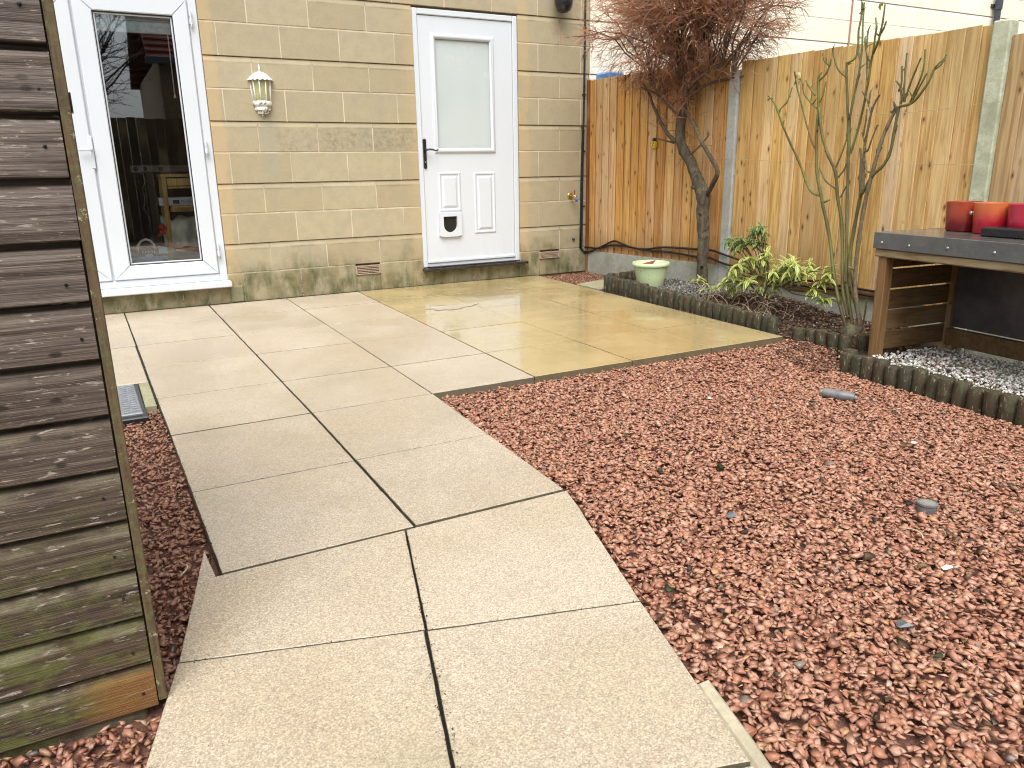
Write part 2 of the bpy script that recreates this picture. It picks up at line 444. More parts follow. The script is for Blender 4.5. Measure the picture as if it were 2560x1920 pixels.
def m_board(name, cols, algae=0.0, grain_axis=2, dark=.3, knotsc=1.0):
    """softwood boards: grain along one axis, per-board colour, knots"""
    h = H(name); o = h.obj(); r = h.rand(); p = h.pos(); Z = h.xyz(p)[2]
    st = [14, 14, 14]; st[grain_axis] = .75
    kn = [13, 13, 13]; kn[grain_axis] = 5.0
    ox = h.xyz(h.vadd(o, h.scale(h.noise(9, 2, .5, o, col=True), (.02, .02, .02))))
    ua, va = {2: (1, 2), 0: (2, 0), 1: (2, 1)}[grain_axis]
    kd = h.voro2(h.mul(ox[ua], 12.0 * knotsc), h.mul(ox[va], 5.5 * knotsc))
    warp = h.mr(kd, .35, 0, 0, .5)
    gv = h.vadd(h.scale(o, tuple(st)), h.node('ShaderNodeCombineXYZ').outputs[0])
    g1 = h.noise(2.2, 5, .62, gv, 1.2); 
    st2 = [70, 70, 70]; st2[grain_axis] = 1.6
    g2 = h.noise(2.0, 4, .7, h.scale(o, tuple(st2)), .4)
    n = len(cols)
    base = h.ramp(r, [(i / (n - 1), c) for i, c in enumerate(cols)])
    base = h.mix(h.mr(g1, .38, .66, 0, .8), base, h.mix(1.0, base, (.60, .46, .34), 'MULTIPLY'))
    base = h.mix(h.mr(g2, .38, .70, 0, .45), base, h.mix(1.0, base, (.70, .60, .50), 'MULTIPLY'))
    patch = h.noise(1.1, 3, .6, h.scale(o, (1, 1, .8)))
    base = h.mix(h.mr(patch, .52, .72, 0, .4), base, (.56, .43, .27))
    kd = h.math('ADD', kd, h.mr(h.noise(2.0, 2, .5, h.scale(o, (4, 4, 2))), .47, .60, .17, 0))
    base = h.mix(h.mr(kd, .24, .06, 0, .55), base, (.20, .085, .03))
    base = h.mix(h.mr(kd, .105, .05, 0, .72), base, (.055, .024, .012))
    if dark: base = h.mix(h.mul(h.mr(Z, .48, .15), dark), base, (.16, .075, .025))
    if algae:
        a = h.mul(h.mr(h.noise(1.7, 4, .6, p), .38, .62), h.mr(Z, .9, 1.7, .25, 1), algae)
        base = h.mix(a, base, (.24, .215, .085))
    h.set(Base_Color=base, Roughness=h.mr(g2, .3, .7, .55, .75))
    h.b.inputs['Specular IOR Level'].default_value = .3
    h.set(Normal=h.bump(h.math('ADD', g2, h.math('MULTIPLY', g1, .5)), .3, .004)); return h.m
FENCE1 = m_board('honey fence board', [(.60, .325, .095), (.71, .445, .165), (.50, .25, .07), (.75, .54, .31), (.66, .365, .105), (.71, .465, .20)], 0.12, 2, .5)
FENCE2 = m_board('pale fence board', [(.66, .44, .165), (.77, .565, .28), (.57, .345, .115), (.80, .64, .42), (.72, .48, .165), (.75, .56, .34)], 0.32, 2, .25)
FENCE3 = m_board('light fence board', [(.52, .37, .19), (.58, .44, .27), (.48, .31, .13)], 0.1, 2, .2)
STOREW = m_board('brown log store timber', [(.145, .088, .040), (.175, .108, .048), (.12, .070, .032)], 0.1, 0, 0)
STOREP = m_board('log store post timber', [(.22, .135, .058), (.25, .152, .065), (.20, .12, .052)], 0.1, 2, 0)
BENCHY = m_board('grey rail timber', [(.30, .25, .15), (.33, .27, .17)], 0.0, 1, 0)

def m_shed():
    h = H('weathered shed plank'); o = h.obj(); p = h.pos(); r = h.rand(); X, Y, Z = h.xyz(p)
    lo = h.scale(o, (1.0, 1.0, 1.0))
    ox = h.xyz(h.vadd(o, h.scale(h.noise(14, 2, .5, o, col=True), (.03, .01, .012))))
    kd = h.voro2(h.mul(ox[0], 8.0), h.mul(ox[2], 15.0))
    g1 = h.noise(1.5, 6, .66, h.scale(o, (1.6, 30, 70)), .35); g2 = h.noise(1.5, 5, .75, h.scale(o, (5, 120, 420)), .2)
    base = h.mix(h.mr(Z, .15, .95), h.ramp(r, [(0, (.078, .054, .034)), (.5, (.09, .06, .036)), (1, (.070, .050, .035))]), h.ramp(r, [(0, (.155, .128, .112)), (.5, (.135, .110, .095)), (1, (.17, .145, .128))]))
    base = h.mix(h.mr(g1, .38, .66, 0, .9), base, h.mix(1.0, base, (.26, .21, .18), 'MULTIPLY'))
    base = h.mix(h.mr(g2, .42, .68, 0, .7), base, h.mix(1.0, base, (2.3, 2.15, 2.0), 'MULTIPLY'))
    # flakes where the old stain has worn to bare pale wood
    fl = h.mul(h.mr(h.noise(1.0, 4, .7, h.scale(o, (26, 10, 150)), .3), .575, .62), h.mr(h.noise(2.5, 2, .5, h.scale(o, (6, 3, 14))), .46, .56), .8)
    base = h.mix(fl, base, (.42, .37, .31))
    base = h.mix(h.mul(h.mr(kd, .10, .045), h.mr(h.noise(5, 2, .5, o), .42, .55), .9), base, (.022, .014, .010))
    # green algae, mostly on the lower boards and the splayed lips
    al = h.mul(h.mr(Z, .52, .08), h.mr(h.noise(11, 6, .72, h.scale(p, (1, 1, 2.2))), .42, .62), .85)
    base = h.mix(al, base, h.mix(h.noise(60, 4, .6, p), (.055, .07, .012), (.17, .17, .045)))
    lz = h.math('MODULO', h.math('ADD', Z, .2132), .0985)
    lip = h.mul(h.band(lz, .070, .0985, .004), h.mr(Z, 1.0, .2, .05, .5), h.mr(h.noise(9, 5, .7, p), .38, .62))
    base = h.mix(lip, base, (.22, .20, .12))
    orange = h.mul(h.band(Z, -.02, .07, .015), h.mr(X, -2.66, -2.58), h.mr(g1, .3, .6, .3, 1), .75)
    base = h.mix(orange, base, (.26, .115, .028))
    h.set(Base_Color=base, Roughness=h.mr(g1, .3, .7, .5, .8))
    h.b.inputs['Specular IOR Level'].default_value = .35
    h.set(Normal=h.bump(h.math('ADD', h.math('MULTIPLY', g2, .6), g1), .9, .005)); return h.m
SHED = m_shed()
def m_trim():
    h = H('mossy shed trim'); o = h.obj(); p = h.pos(); Z = h.xyz(p)[2]
    g = h.noise(1.5, 6, .7, h.scale(o, (90, 90, 6)), .6); n = h.noise(55, 5, .75, p)
    b = h.mix(h.mr(g, .3, .7), (.050, .033, .017), (.125, .078, .036))
    b = h.mix(h.mul(h.mr(n, .48, .64), .7), b, (.10, .11, .035))
    b = h.mix(h.mul(h.mr(h.noise(38, 5, .8, p), .60, .68), .8), b, (.40, .38, .22))
    h.set(Base_Color=b, Roughness=.8, Normal=h.bump(n, .6, .004)); return h.m
TRIM = m_trim()
def m_conc(name, c, algae=.3, ridg=0.0):
    h = H(name); p = h.pos(); X, Y, Z = h.xyz(p); n = h.noise(40, 6, .75, p); m = h.noise(5, 4, .6, p)
    b = h.mix(h.mr(n, .3, .7), tuple(x * .82 for x in c), tuple(min(1, x * 1.12) for x in c))
    b = h.mix(h.mr(m, .45, .7, 0, .5), b, tuple(x * .62 for x in c))
    b = h.mix(h.mul(h.mr(h.noise(8, 6, .7, p), .45, .65), algae), b, (.20, .22, .10))
    b = h.mix(h.mul(h.mr(h.voro(60, p), .14, .07), h.mr(h.noise(12, 2, .5, p), .45, .6), .8), b, (.04, .04, .035))
    hh = h.math('ADD', n, h.math('MULTIPLY', h.noise(2, 4, .6, h.scale(p, (40, 40, 260 if ridg else 40))), 1.5 * ridg))
    h.set(Base_Color=b, Roughness=.88, Normal=h.bump(hh, .5, .005)); return h.m
POSTC = m_conc('grey concrete post', (.36, .36, .34), .25); POSTL = m_conc('pale greenish concrete post', (.50, .52, .38), .35, 1.0)
BOARDC = m_conc('concrete gravel board', (.36, .36, .31), .45); KERBC = m_conc('buff edging kerb', (.46, .40, .28), .15); STONEP = m_conc('mossy stone slab', (.32, .30, .19), .5)
def m_log():
    h = H('dark treated log'); o = h.obj(); r = h.rand(); p = h.pos(); Z = h.xyz(h.lobj())[2]
    g = h.noise(1.5, 5, .7, h.scale(o, (60, 60, 5)), .6); n = h.noise(30, 5, .7, p)
    b = h.ramp(r, [(0, (.040, .031, .014)), (.4, (.062, .040, .019)), (.7, (.036, .035, .018)), (1, (.080, .046, .025))])
    b = h.mix(h.mr(g, .35, .68, 0, .7), b, (.022, .017, .010))
    b = h.mix(h.mul(h.mr(h.noise(2, 3, .6, h.scale(o, (45, 45, 12))), .60, .68), .7), b, (.34, .28, .18))
    b = h.mix(h.mul(h.mr(n, .48, .66), h.mr(Z, .05, .12, .15, .8)), b, (.060, .075, .030))
    h.set(Base_Color=b, Roughness=h.mr(g, .3, .7, .5, .75), Normal=h.bump(g, .5, .005)); return h.m
LOG = m_log()
def m_bark(name, c1, c2, c3, sx=30):
    h = H(name); p = h.pos(); n = h.noise(sx, 6, .75, h.scale(p, (1, 1, .45)), .8); m = h.noise(9, 4, .6, p)
    b = h.mix(h.mr(n, .32, .68), c1, c2); b = h.mix(h.mul(h.mr(m, .5, .68), h.mr(n, .3, .6)), b, c3)
    h.set(Base_Color=b, Roughness=.85, Normal=h.bump(n, .9, .012)); return h.m
BARK = m_bark('dark tree bark', (.030, .023, .016), (.115, .088, .055), (.16, .15, .07))
TWIG = simple('reddish brown twigs', (.285, .130, .066), .7, 0, .45, 3)
TWIGD = simple('dark limb bark', (.085, .054, .036), .8, 0, .35, 20)
def m_cane():
    h = H('green rose cane'); p = h.pos(); Z = h.xyz(p)[2]; n = h.noise(5, 4, .6, p); f = h.noise(70, 4, .7, p)
    b = h.mix(h.mr(n, .36, .64), (.135, .145, .035), (.095, .080, .030)); b = h.mix(h.mul(h.mr(Z, .35, -.05), .8), b, (.085, .055, .022))
    b = h.mix(h.mr(f, .60, .72, 0, .5), b, (.32, .27, .15))
    h.set(Base_Color=b, Roughness=.5, Normal=h.bump(f, .3, .003)); return h.m
CANE = m_cane(); OLDCANE = m_bark('old woody rose cane', (.10, .07, .038), (.23, .175, .105), (.13, .13, .04), 45)
def m_leaf(name, cmid, cedge, lo=.45, hi=.8):
    h = H(name); e = h.attr('edge').outputs['Fac']; r = h.rand(); n = h.noise(30, 3, .6, h.obj())
    f = h.mr(h.math('ADD', e, h.mul(h.math('SUBTRACT', n, .5), .5)), lo, hi)
    c = h.mix(f, cmid, cedge); c = h.mix(h.mr(r, 0, 1, 0, .45), c, h.mix(1.0, c, (.72, .85, .6), 'MULTIPLY'))
    h.set(Base_Color=c, Roughness=.35); h.b.inputs['Transmission Weight'].default_value = 0
    tr = h.node('ShaderNodeBsdfTranslucent'); h.put(tr.inputs[0], h.mix(1.0, c, (.9, 1, .5), 'MULTIPLY'))
    mx = h.node('ShaderNodeMixShader'); mx.inputs[0].default_value = .25
    h.t.links.new(h.b.outputs[0], mx.inputs[1]); h.t.links.new(tr.outputs[0], mx.inputs[2]); h.t.links.new(mx.outputs[0], h.out.inputs[0]); return h.m
LEAFV = m_leaf('variegated leaf', (.25, .35, .055), (.62, .63, .25), .28, .70); LEAFG = m_leaf('green leaf', (.075, .145, .040), (.32, .38, .13), .45, .9)
LEAFP = m_leaf('pale withered leaf', (.36, .34, .12), (.50, .46, .22))
FELT = m_conc('grey felt', (.105, .11, .112), .12); 
def m_top():
    h = H('wet slate grey top'); p = h.pos(); n = h.noise(20, 5, .7, p)
    h.set(Base_Color=h.mix(n, (.07, .07, .065), (.12, .115, .10)), Roughness=h.mr(h.noise(4, 3, .5, p), .35, .65, .06, .22)); return h.m
TOPWET = m_top()
BACKP = simple('dark back panel', (.075, .066, .070), .35, 0, .3, 8)
GALV = simple('galvanised screw', (.62, .62, .62), .35, .9)
def m_redpot(name, c_top, c_bot, z0, z1):
    h = H(name); p = h.pos(); Z = h.xyz(p)[2]; n = h.noise(22, 4, .6, p)
    f = h.mr(h.math('ADD', Z, h.mul(h.math('SUBTRACT', n, .5), .05)), z0, z1)
    h.set(Base_Color=h.mix(f, c_bot, c_top), Roughness=.22, Normal=h.bump(n, .06, .004)); h.b.inputs['Coat Weight'].default_value = .3; return h.m
def m_greenpot():
    h = H('pale green plastic pot'); p = h.pos(); o = h.lobj(); X, Y, Z = h.xyz(o)
    n = h.noise(60, 3, .6, o); sp = h.mul(h.mr(h.voro(48, o), .22, .13), h.mr(h.noise(9, 2, .5, o), .42, .56), h.mr(h.math('ADD', h.mul(X, -.78), h.mul(Y, .63)), -.06, .05), .9)
    b = h.mix(h.noise(6, 3, .5, o), (.50, .62, .34), (.58, .68, .42)); b = h.mix(sp, b, (.05, .05, .03))
    h.set(Base_Color=b, Roughness=.35); return h.m
GREENPOT = m_greenpot(); WATER = simple('standing water in pot', (.50, .52, .46), .03, 0, .05)
TERRA = simple('terracotta shard', (.22, .055, .035), .7)
GREYCAST = simple('grey drain cover', (.21, .22, .235), .38, .2, .25, 60, .1); BLACKFR = simple('black drain frame', (.02, .02, .024), .35)
BRASS = simple('brass', (.55, .40, .14), .3, 1.0); BLUEPL = simple('blue plastic', (.05, .13, .42), .3); BLUETARP = simple('blue plastic lid', (.12, .28, .62), .35)
YELLOW = simple('yellow enamel', (.62, .42, .035), .25); WHITE = simple('white paint', (.75, .75, .72), .5)
HOSE = simple('black hose', (.014, .012, .013), .38, 0, .3); WIRE = simple('garden wire', (.48, .42, .30), .4, .5)
DARKPIPE = simple('dark grey downpipe', (.045, .05, .06), .3); COPPER = simple('brown cable', (.35, .18, .12), .5)
SOLAR = simple('grey metal solar light', (.15, .15, .15), .45, .0, .25, 25); CLEAR = simple('dull clear plastic', (.22, .21, .17), .3)
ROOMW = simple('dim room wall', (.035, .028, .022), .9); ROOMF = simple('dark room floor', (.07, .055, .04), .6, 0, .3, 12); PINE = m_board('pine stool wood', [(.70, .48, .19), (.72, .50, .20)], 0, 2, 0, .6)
NAVY = simple('navy canvas', (.012, .02, .06), .8); LBLUE = simple('light blue canvas', (.34, .52, .74), .8, 0, .15, 14); CREAM = simple('cream cotton', (.72, .69, .58), .9); LINEN = simple('crumpled pale linen', (.68, .68, .60), .9, 0, .2, 10, .3)
REDC = simple('red cloth', (.5, .03, .02), .8); BOXW = simple('white cardboard', (.62, .64, .66), .6); PRINT = simple('dark print', (.04, .03, .14), .6)
SOCKET = simple('pale socket strip', (.22, .19, .16), .6); BLIND = simple('pale blind', (.66, .76, .76), .5)
RED_T = simple('red roof tile', (.22, .062, .048), .7, 0, .3, 6); BRICKR = simple('brown brick', (.20, .14, .075), .85, 0, .3, 20)
# ================================================================== GROUND
def ground_z(x, y):
    """level of the loose gravel and soil: falls a little towards the log store"""
    sm = lambda t: max(0, min(1, t)) ** 2 * (3 - 2 * max(0, min(1, t)))
    return -.044 + .012 * sm((-x - .9) / .4) * sm((-3.6 - y) / .6) - .06 * sm((x + .7) / 1.5) * sm((-3.05 - y) / .6)
mb = MB(); N = 26; xs = np.linspace(-3.4, 2.6, N); ys = np.linspace(-6.6, .02, N)
V = [(x, y, ground_z(x, y) - .012 - (.09 if x > 1.12 and y < -1.0 else 0)) for y in ys for x in xs]
mb.raw(V, [(j * N + i, j * N + i + 1, (j + 1) * N + i + 1, (j + 1) * N + i) for j in range(N - 1) for i in range(N - 1)])
add('garden_soil', mb, GRIT, smooth=True, kind='structure', label='dark damp soil under the gravel and beds')
mb = MB(); mb.raw([(-300, -300, -.2), (300, -300, -.2), (300, 300, -.2), (-300, 300, -.2)], [(0, 1, 2, 3)])
add('ground', mb, LAWN, kind='structure', label='open ground reaching out to the horizon')

# ================================================================== PATIO AND PATH (every slab its own piece)
patio = thing('patio', (-.6, -1.6, 0), kind='structure', label='patio of square slabs, buff on the left and wet gold on the right')
mb = MB(); mb.prism([(-2.99, .0), (1.13, .0), (.97, -3.10), (-1.25, -3.10), (-1.31, -4.33), (-2.31, -4.33), (-2.36, -2.2), (-2.99, -2.2)], -.11, -.012)
add('bedding', mb, MOSSJ, patio)
ROWS = [-.012, -.615, -1.295, -1.905, -2.565, -3.14, -3.765, -4.352]
COLS = [(-2.985, -2.985), (-2.378, -2.342), (-1.79, -1.792), (-1.203, -1.243), (-.607, -.705), (-.045, -.115), (.556, .432), (1.142, .985)]
LASTROW = [3, 7, 7, 5, 5, 5, 5]
GAPC = [.006, .008, .009, .006, .005, .005, .005, .005]
def cx(i, y):
    a, b = COLS[i]; e = (-y - 3.14) / 1.21 if y < -3.14 else 0
    return a + (b - a) * min(1, y / -3.14) + e * {1: .012, 2: -.012, 3: -.058}.get(i, 0)
def ragged(q, step=.035, a=.0007):
    out = []
    for i in range(len(q)):
        p0, p1 = Vector(q[i]), Vector(q[(i + 1) % len(q)]); L = (p1 - p0).length; n = max(1, int(L / step)); e = (p1 - p0) / L; nn = Vector((-e.y, e.x))
        for k in range(n):
            t = k / n; out.append(tuple(p0 + (p1 - p0) * t + (nn * random.uniform(-a, a) if k else nn * 0)))
    return out
for c in range(7):
    for r in range(LASTROW[c]):
        y0, y1 = ROWS[r], ROWS[r + 1]
        if c == 0 and r == 2: continue
        g0, g1 = GAPC[c] / 2, GAPC[c + 1] / 2; gy = .0037 + random.random() * .0016
        jit = lambda s=.0009: random.uniform(-s, s)
        q = [(cx(c, y0) + g0 + jit(), y0 - gy + jit()), (cx(c + 1, y0) - g1 + jit(), y0 - gy + jit()),
             (cx(c + 1, y1) - g1 + jit(), y1 + gy + jit()), (cx(c, y1) + g0 + jit(), y1 + gy + jit())]
        mb = MB(); zt = random.uniform(-.0015, .0015) + (.001 if c >= 4 else 0)
        mb.prism(ragged(q), -.046, zt, .0016)
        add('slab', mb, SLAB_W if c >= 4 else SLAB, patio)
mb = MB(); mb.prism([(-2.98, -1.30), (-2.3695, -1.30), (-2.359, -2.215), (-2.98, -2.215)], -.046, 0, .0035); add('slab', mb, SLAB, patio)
mb = MB(); mb.prism([(-2.402, -2.222), (-2.3585, -2.222), (-2.354, -2.66), (-2.40, -2.66)], -.046, -.002, .003); add('slab', mb, STONEP, patio)
path = thing('garden_path', (-2.0, -4.9, 0), kind='structure', label='path of buff slabs running from the patio to the front')
for q in ([(-2.350, -4.195), (-2.343, -4.3552), (-1.838, -4.3552), (-1.971, -4.831), (-2.461, -4.684)],
          [(-1.832, -4.3552), (-1.297, -4.3552), (-1.320, -4.440), (-1.488, -4.975), (-1.965, -4.834)],
          [(-2.464, -4.689), (-1.975, -4.836), (-2.111, -5.322), (-2.600, -5.180)],
          [(-1.968, -4.841), (-1.490, -4.980), (-1.634, -5.468), (-2.105, -5.327)],
          [(-2.603, -5.190), (-2.114, -5.331), (-2.250, -5.815), (-2.74, -5.672)],
          [(-2.102, -5.336), (-1.637, -5.477), (-1.775, -5.96), (-2.24, -5.82)]):
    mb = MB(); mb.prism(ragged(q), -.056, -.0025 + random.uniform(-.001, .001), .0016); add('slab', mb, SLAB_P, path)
mb = MB(); mb.prism([(-2.33, -4.34), (-1.32, -4.34), (-1.50, -4.96), (-1.78, -5.94), (-2.72, -5.68), (-2.47, -4.70)], -.11, -.024); add('bedding', mb, MOSSJ, path)
kerb = thing('edging_kerb', (-1.6, -5.45, -.05), label='narrow buff concrete edging strip beside the path at the bottom edge', cat='kerb')
mb = MB(); mb.prism([(-1.574, -5.262), (-1.538, -5.262), (-1.585, -5.43), (-1.605, -5.49), (-1.690, -5.79), (-1.722, -5.78)], -.1, -.006, .007); add('kerb_stone', mb, KERBC, kerb)
mb = MB(); mb.prism([(1.165, -.66), (1.51, -.55), (1.50, -.92), (1.172, -1.0)], -.05, -.004, .006)
add('stepping_stone', mb, STONEP, label='small mossy stone slab between the golden patio and the log edging', cat='stone slab')

# ================================================================== HOUSE
CH = .225
def clip(iv, holes):
    out = [iv]
    for a, b in holes:
        nx = []
        for p, q in out:
            if b <= p or a >= q: nx.append((p, q)); continue
            if a - p > .03: nx.append((p, a))
            if q - b > .03: nx.append((b, q))
        out = nx
    return out
def block(x0, x1, z0, z1, splay, d=.075):
    c = .003; mb = MB()
    if splay: prof = [(d, z0), (c, z0), (0, z0 + c), (0, z1 - .040), (.010, z1 - .0045), (d, z1 - .0045)]
    else: prof = [(d, z0), (c, z0), (0, z0 + c), (0, z1 - c), (c, z1), (d, z1)]
    return mb.extrude_x(prof, x0, x1)
def wall_blocks(wall, mat, mmat, courses, xr, joints, holes_of, top_of=None):
    mort = MB(); J = .0045
    for i in range(*courses):
        z0, z1 = i * CH, (i + 1) * CH; splay = i % 2 == 1; holes, ztop = holes_of(i)
        js = sorted(j for j in joints(i) if xr[0] < j < xr[1]); edges = [xr[0]] + js + [xr[1]]
        for a, b in zip(edges[:-1], edges[1:]):
            for p, q in clip((a + J, b - J), holes):
                zb = z0 + (J if i % 2 == 1 else 0.0); zt = z1 - (J if i % 2 == 0 else 0.0)
                zt2 = zt
                for (ha, hb, hz) in ztop:
                    if p >= ha - .01 and q <= hb + .01: zt2 = min(zt2, hz)
                add('stone_block', block(p, q, zb, zt2, splay and zt2 == zt), mat, wall)
        for x in js:
            if any(a - .004 < x < b + .004 for a, b in holes): continue
            zt = z1 - .042 if splay else z1
            for (ha, hb, hz) in ztop:
                if ha < x < hb: zt = min(zt, hz)
            mort.box(x - J, x + J, .0028, .07, z0, zt, .0005)
            if splay and zt == z1 - .042: mort.box(x - J, x + J, .0105, .07, z1 - .0425, z1 - .006, .0005)
        if i % 2 == 0:
            for p, q in clip((xr[0], xr[1]), holes + [(a, b) for a, b, z in ztop]): mort.box(p, q, .0034, .07, z1 - J, z1 + J, .0005)
    return add('mortar', mort, mmat, wall)

DOOR = (-.004, .968, .148, 2.236); FREN = (-3.20, -1.621, .133, 2.216)
house = thing('house', (-.6, 0, 0), label='cream stone house with a half-glazed white door and white glazed patio doors', cat='house')
core = MB()
for x0, x1, z0, z1 in ((-5.5, -3.2, -.1, 5.2), (-3.2, -1.621, -.1, .12), (-3.2, -1.621, 2.216, 5.2), (-1.621, -.004, -.1, 5.2),
                       (-.004, .968, -.1, .12), (-.004, .968, 2.236, 5.2), (.968, 1.712, -.1, 5.2)):
    core.box(x0, x1, .045, .30, z0, z1, 0.0005)
wall = add('wall', core, GROOVE, house, origin=(-.6, 0, 0))
def hjoints(i):
    o = -.163 if i % 2 == 0 else -.388
    L = [o - .45 * k for k in range(-4, 12)]
    L = [x for x in L if x < .5]
    if i == 0: L += [.48, -.004, .968, -1.621, -3.2]
    ro = 1.171 if i % 2 == 0 else 1.396
    L += [ro + .45 * k for k in range(-1, 3) if ro + .45 * k > (1.0 if i < 10 else .6)]
    return [x for x in L if x < 1.66]
def hholes(i):
    z0, z1 = i * CH, (i + 1) * CH; H_ = []; T = []
    for D in (DOOR, FREN):
        if i == 0: T.append((D[0], D[1], D[2] - .004))
        elif z0 < D[3] - .05: H_.append((D[0], D[1]))
    if i == 0: H_ += [(-.608, -.394), (1.176, 1.394)]
    return H_, T
wall_blocks(wall, STONE, MORTAR, (0, 14), (-4.4, 1.712), hjoints, hholes)
up = MB(); up.box(-5.5, 1.712, .0, .045, 3.15, 5.2, .001); up.box(-5.5, -4.4, 0, .045, -.1, 3.15, .001); add('upper_wall', up, STONE, house)
for (x0, x1, z0, z1) in ((-.608, -.394, .141, .209), (1.176, 1.394, .154, .210)):
    v = thing('air_brick', ((x0 + x1) / 2, 0, z0), house)
    mb = MB(); mb.box(x0, x1, .012, .07, .0, z0 - .004, .001); add('stone_block', mb, STONE, v)
    mb = MB(); mb.box(x0 + .003, x1 - .003, .03, .07, z0, z1, .001); add('grille_back', mb, DARKVOID, v)
    mb = MB(); mb.box(x0, x0 + .012, -.001, .05, z0, z1, .001); mb.box(x1 - .012, x1, -.001, .05, z0, z1, .001)
    mb.box(x0, x1, 0, .05, z1 - .006, z1 + .004, .001); mb.box(x0, x1, 0, .05, z0 - .004, z0 + .004, .001); add('grille_frame', mb, VENT, v)
    for k in range(4):
        z = z0 + (z1 - z0) * (k + 1) / 5; mb = MB(); mb.box(x0 + .012, x1 - .012, .002, .04, z - .0035, z + .0035, .001); add('slat', mb, VENT, v)
# damp return of stone under the patio doors
mb = MB(); mb.box(-1.618, -1.52, -.012, .02, 0, .132, .01); add('render_patch', mb, m_conc('mossy render patch', (.20, .19, .11), .8), house)

# ---- half-glazed back door
FY = .010
dr = thing('back_door', (.48, 0, .15), house)
def frame_rect(mb, x0, x1, z0, z1, w, y0, y1, ch=.003, wb=None):
    wb = w if wb is None else wb
    mb.box(x0, x0 + w, y0, y1, z0, z1, ch); mb.box(x1 - w, x1, y0, y1, z0, z1, ch)
    mb.box(x0 + w, x1 - w, y0 + .0006, y1, z1 - w, z1, ch)
    if wb > 0: mb.box(x0 + w, x1 - w, y0 + .0006, y1, z0, z0 + wb, ch)
    return mb
mb = MB(); frame_rect(mb, 0, .966, .152, 2.232, .046, FY - .004, .09, .006, 0); mb.box(.046, .920, FY + .006, .09, .158, .182, .002)
add('door_frame', mb, UPVC, dr)
# leaf built round the glazing and around the moulded panels
LX0, LX1, LZ0, LZ1 = .049, .917, .190, 2.182; GY = FY + .008
mb = MB(); gx0, gx1, gz0, gz1 = .190, .703, 1.146, 2.02
mb.box(LX0, gx0, GY, GY + .045, LZ0, LZ1, .002); mb.box(gx1, LX1, GY, GY + .045, LZ0, LZ1, .002)
mb.box(gx0 - .002, gx1 + .002, GY + .0004, GY + .045, gz1, LZ1, .0005); mb.box(gx0 - .002, gx1 + .002, GY + .0004, GY + .045, LZ0, gz0, .0005)
add('door_leaf', mb, COMPOSITE, dr)
def moulding(mb, x0, x1, z0, z1, w, y, h):
    """picture-frame moulding with a rounded section, mitred"""
    sec = [(0, 0), (.15, .6), (.4, 1), (.65, .9), (.85, .45), (1, 0)]
    rings = []
    for u, v in sec:
        d = u * w; rings.append([(x0 + d, y - v * h, z0 + d), (x1 - d, y - v * h, z0 + d), (x1 - d, y - v * h, z1 - d), (x0 + d, y - v * h, z1 - d)])
    V = [p for r in rings for p in r]; F = []
    for i in range(len(rings) - 1):
        for k in range(4): F.append((i * 4 + k, i * 4 + (k + 1) % 4, (i + 1) * 4 + (k + 1) % 4, (i + 1) * 4 + k))
    return mb.raw(V, F)
mb = MB(); moulding(mb, gx0 - .036, gx1 + .036, gz0 - .036, gz1 + .036, .044, GY, .016); add('glazing_moulding', mb, COMPOSITE, dr, smooth=40)
mb = MB(); mb.box(gx0 - .004, gx1 + .004, GY + .012, GY + .03, gz0 - .004, gz1 + .004, .001); add('pane', mb, FROST, dr)
for (a, b, c, d) in ((.178, .388, .622, .957), (.515, .728, .420, .952)):
    mb = MB(); moulding(mb, a, b, c, d, .026, GY, .007)
    rings = [(.034, 0), (.052, .009)]
    V = []
    for ins, hh in rings: V += [(a + ins, GY - hh, c + ins), (b - ins, GY - hh, c + ins), (b - ins, GY - hh, d - ins), (a + ins, GY - hh, d - ins)]
    mb.raw(V, [(k, (k + 1) % 4, 4 + (k + 1) % 4, 4 + k) for k in range(4)] + [(4, 5, 6, 7)])
    add('raised_panel', mb, COMPOSITE, dr, smooth=25)
# cat flap: plate with an arched tunnel opening and a smoked flap
fx0, fx1, fz0, fz1 = .168, .378, .408, .620
def arch(x0, x1, z0, z1, n=10):
    r = (x1 - x0) / 2; cx_ = (x0 + x1) / 2
    return [(x0, z1), (x0, z0 + r)] + [(cx_ - r * math.cos(PI * k / n), z0 + r - r * math.sin(PI * k / n)) for k in range(1, n)] + [(x1, z0 + r), (x1, z1)]
ar = arch(.205, .335, .445, .582); n = len(ar); mb = MB()
V = [(x, GY - .024, z) for x, z in ar]
def outer(x, z):
    dx, dz = x - .27, z - .52; s = max(abs(dx) / ((fx1 - fx0) / 2), abs(dz) / ((fz1 - fz0) / 2)); return (.273 + dx / s, GY - .024, .514 + dz / s)
V += [outer(*p) for p in ar]; V += [(x, GY - .002, z) for x, z in ar]; V += [(p[0], GY + .001, p[2]) for p in V[n:2 * n]]
F = []
for k in range(n):
    j = (k + 1) % n
    F += [(n + k, n + j, j, k), (k, j, 2 * n + j, 2 * n + k), (3 * n + k, 3 * n + j, n + j, n + k)]
mb.raw(V, F); add('cat_flap_surround', mb, UPVC, dr)
mb = MB(); mb.raw([(x, GY - .006, z) for x, z in ar] + [(x, GY - .003, z) for x, z in ar], [tuple(range(n)), tuple(reversed(range(n, 2 * n)))]); add('cat_flap', mb, simple('smoked flap', (.02, .022, .022), .12), dr)
for x in (.185, .361):
    mb = MB(); mb.lathe([(0, -.004), (.004, -.003), (.005, 0)], (x, GY - .024, .52), 8, M=Matrix.Rotation(PI / 2, 3, 'X')); add('screw', mb, GALV, dr)
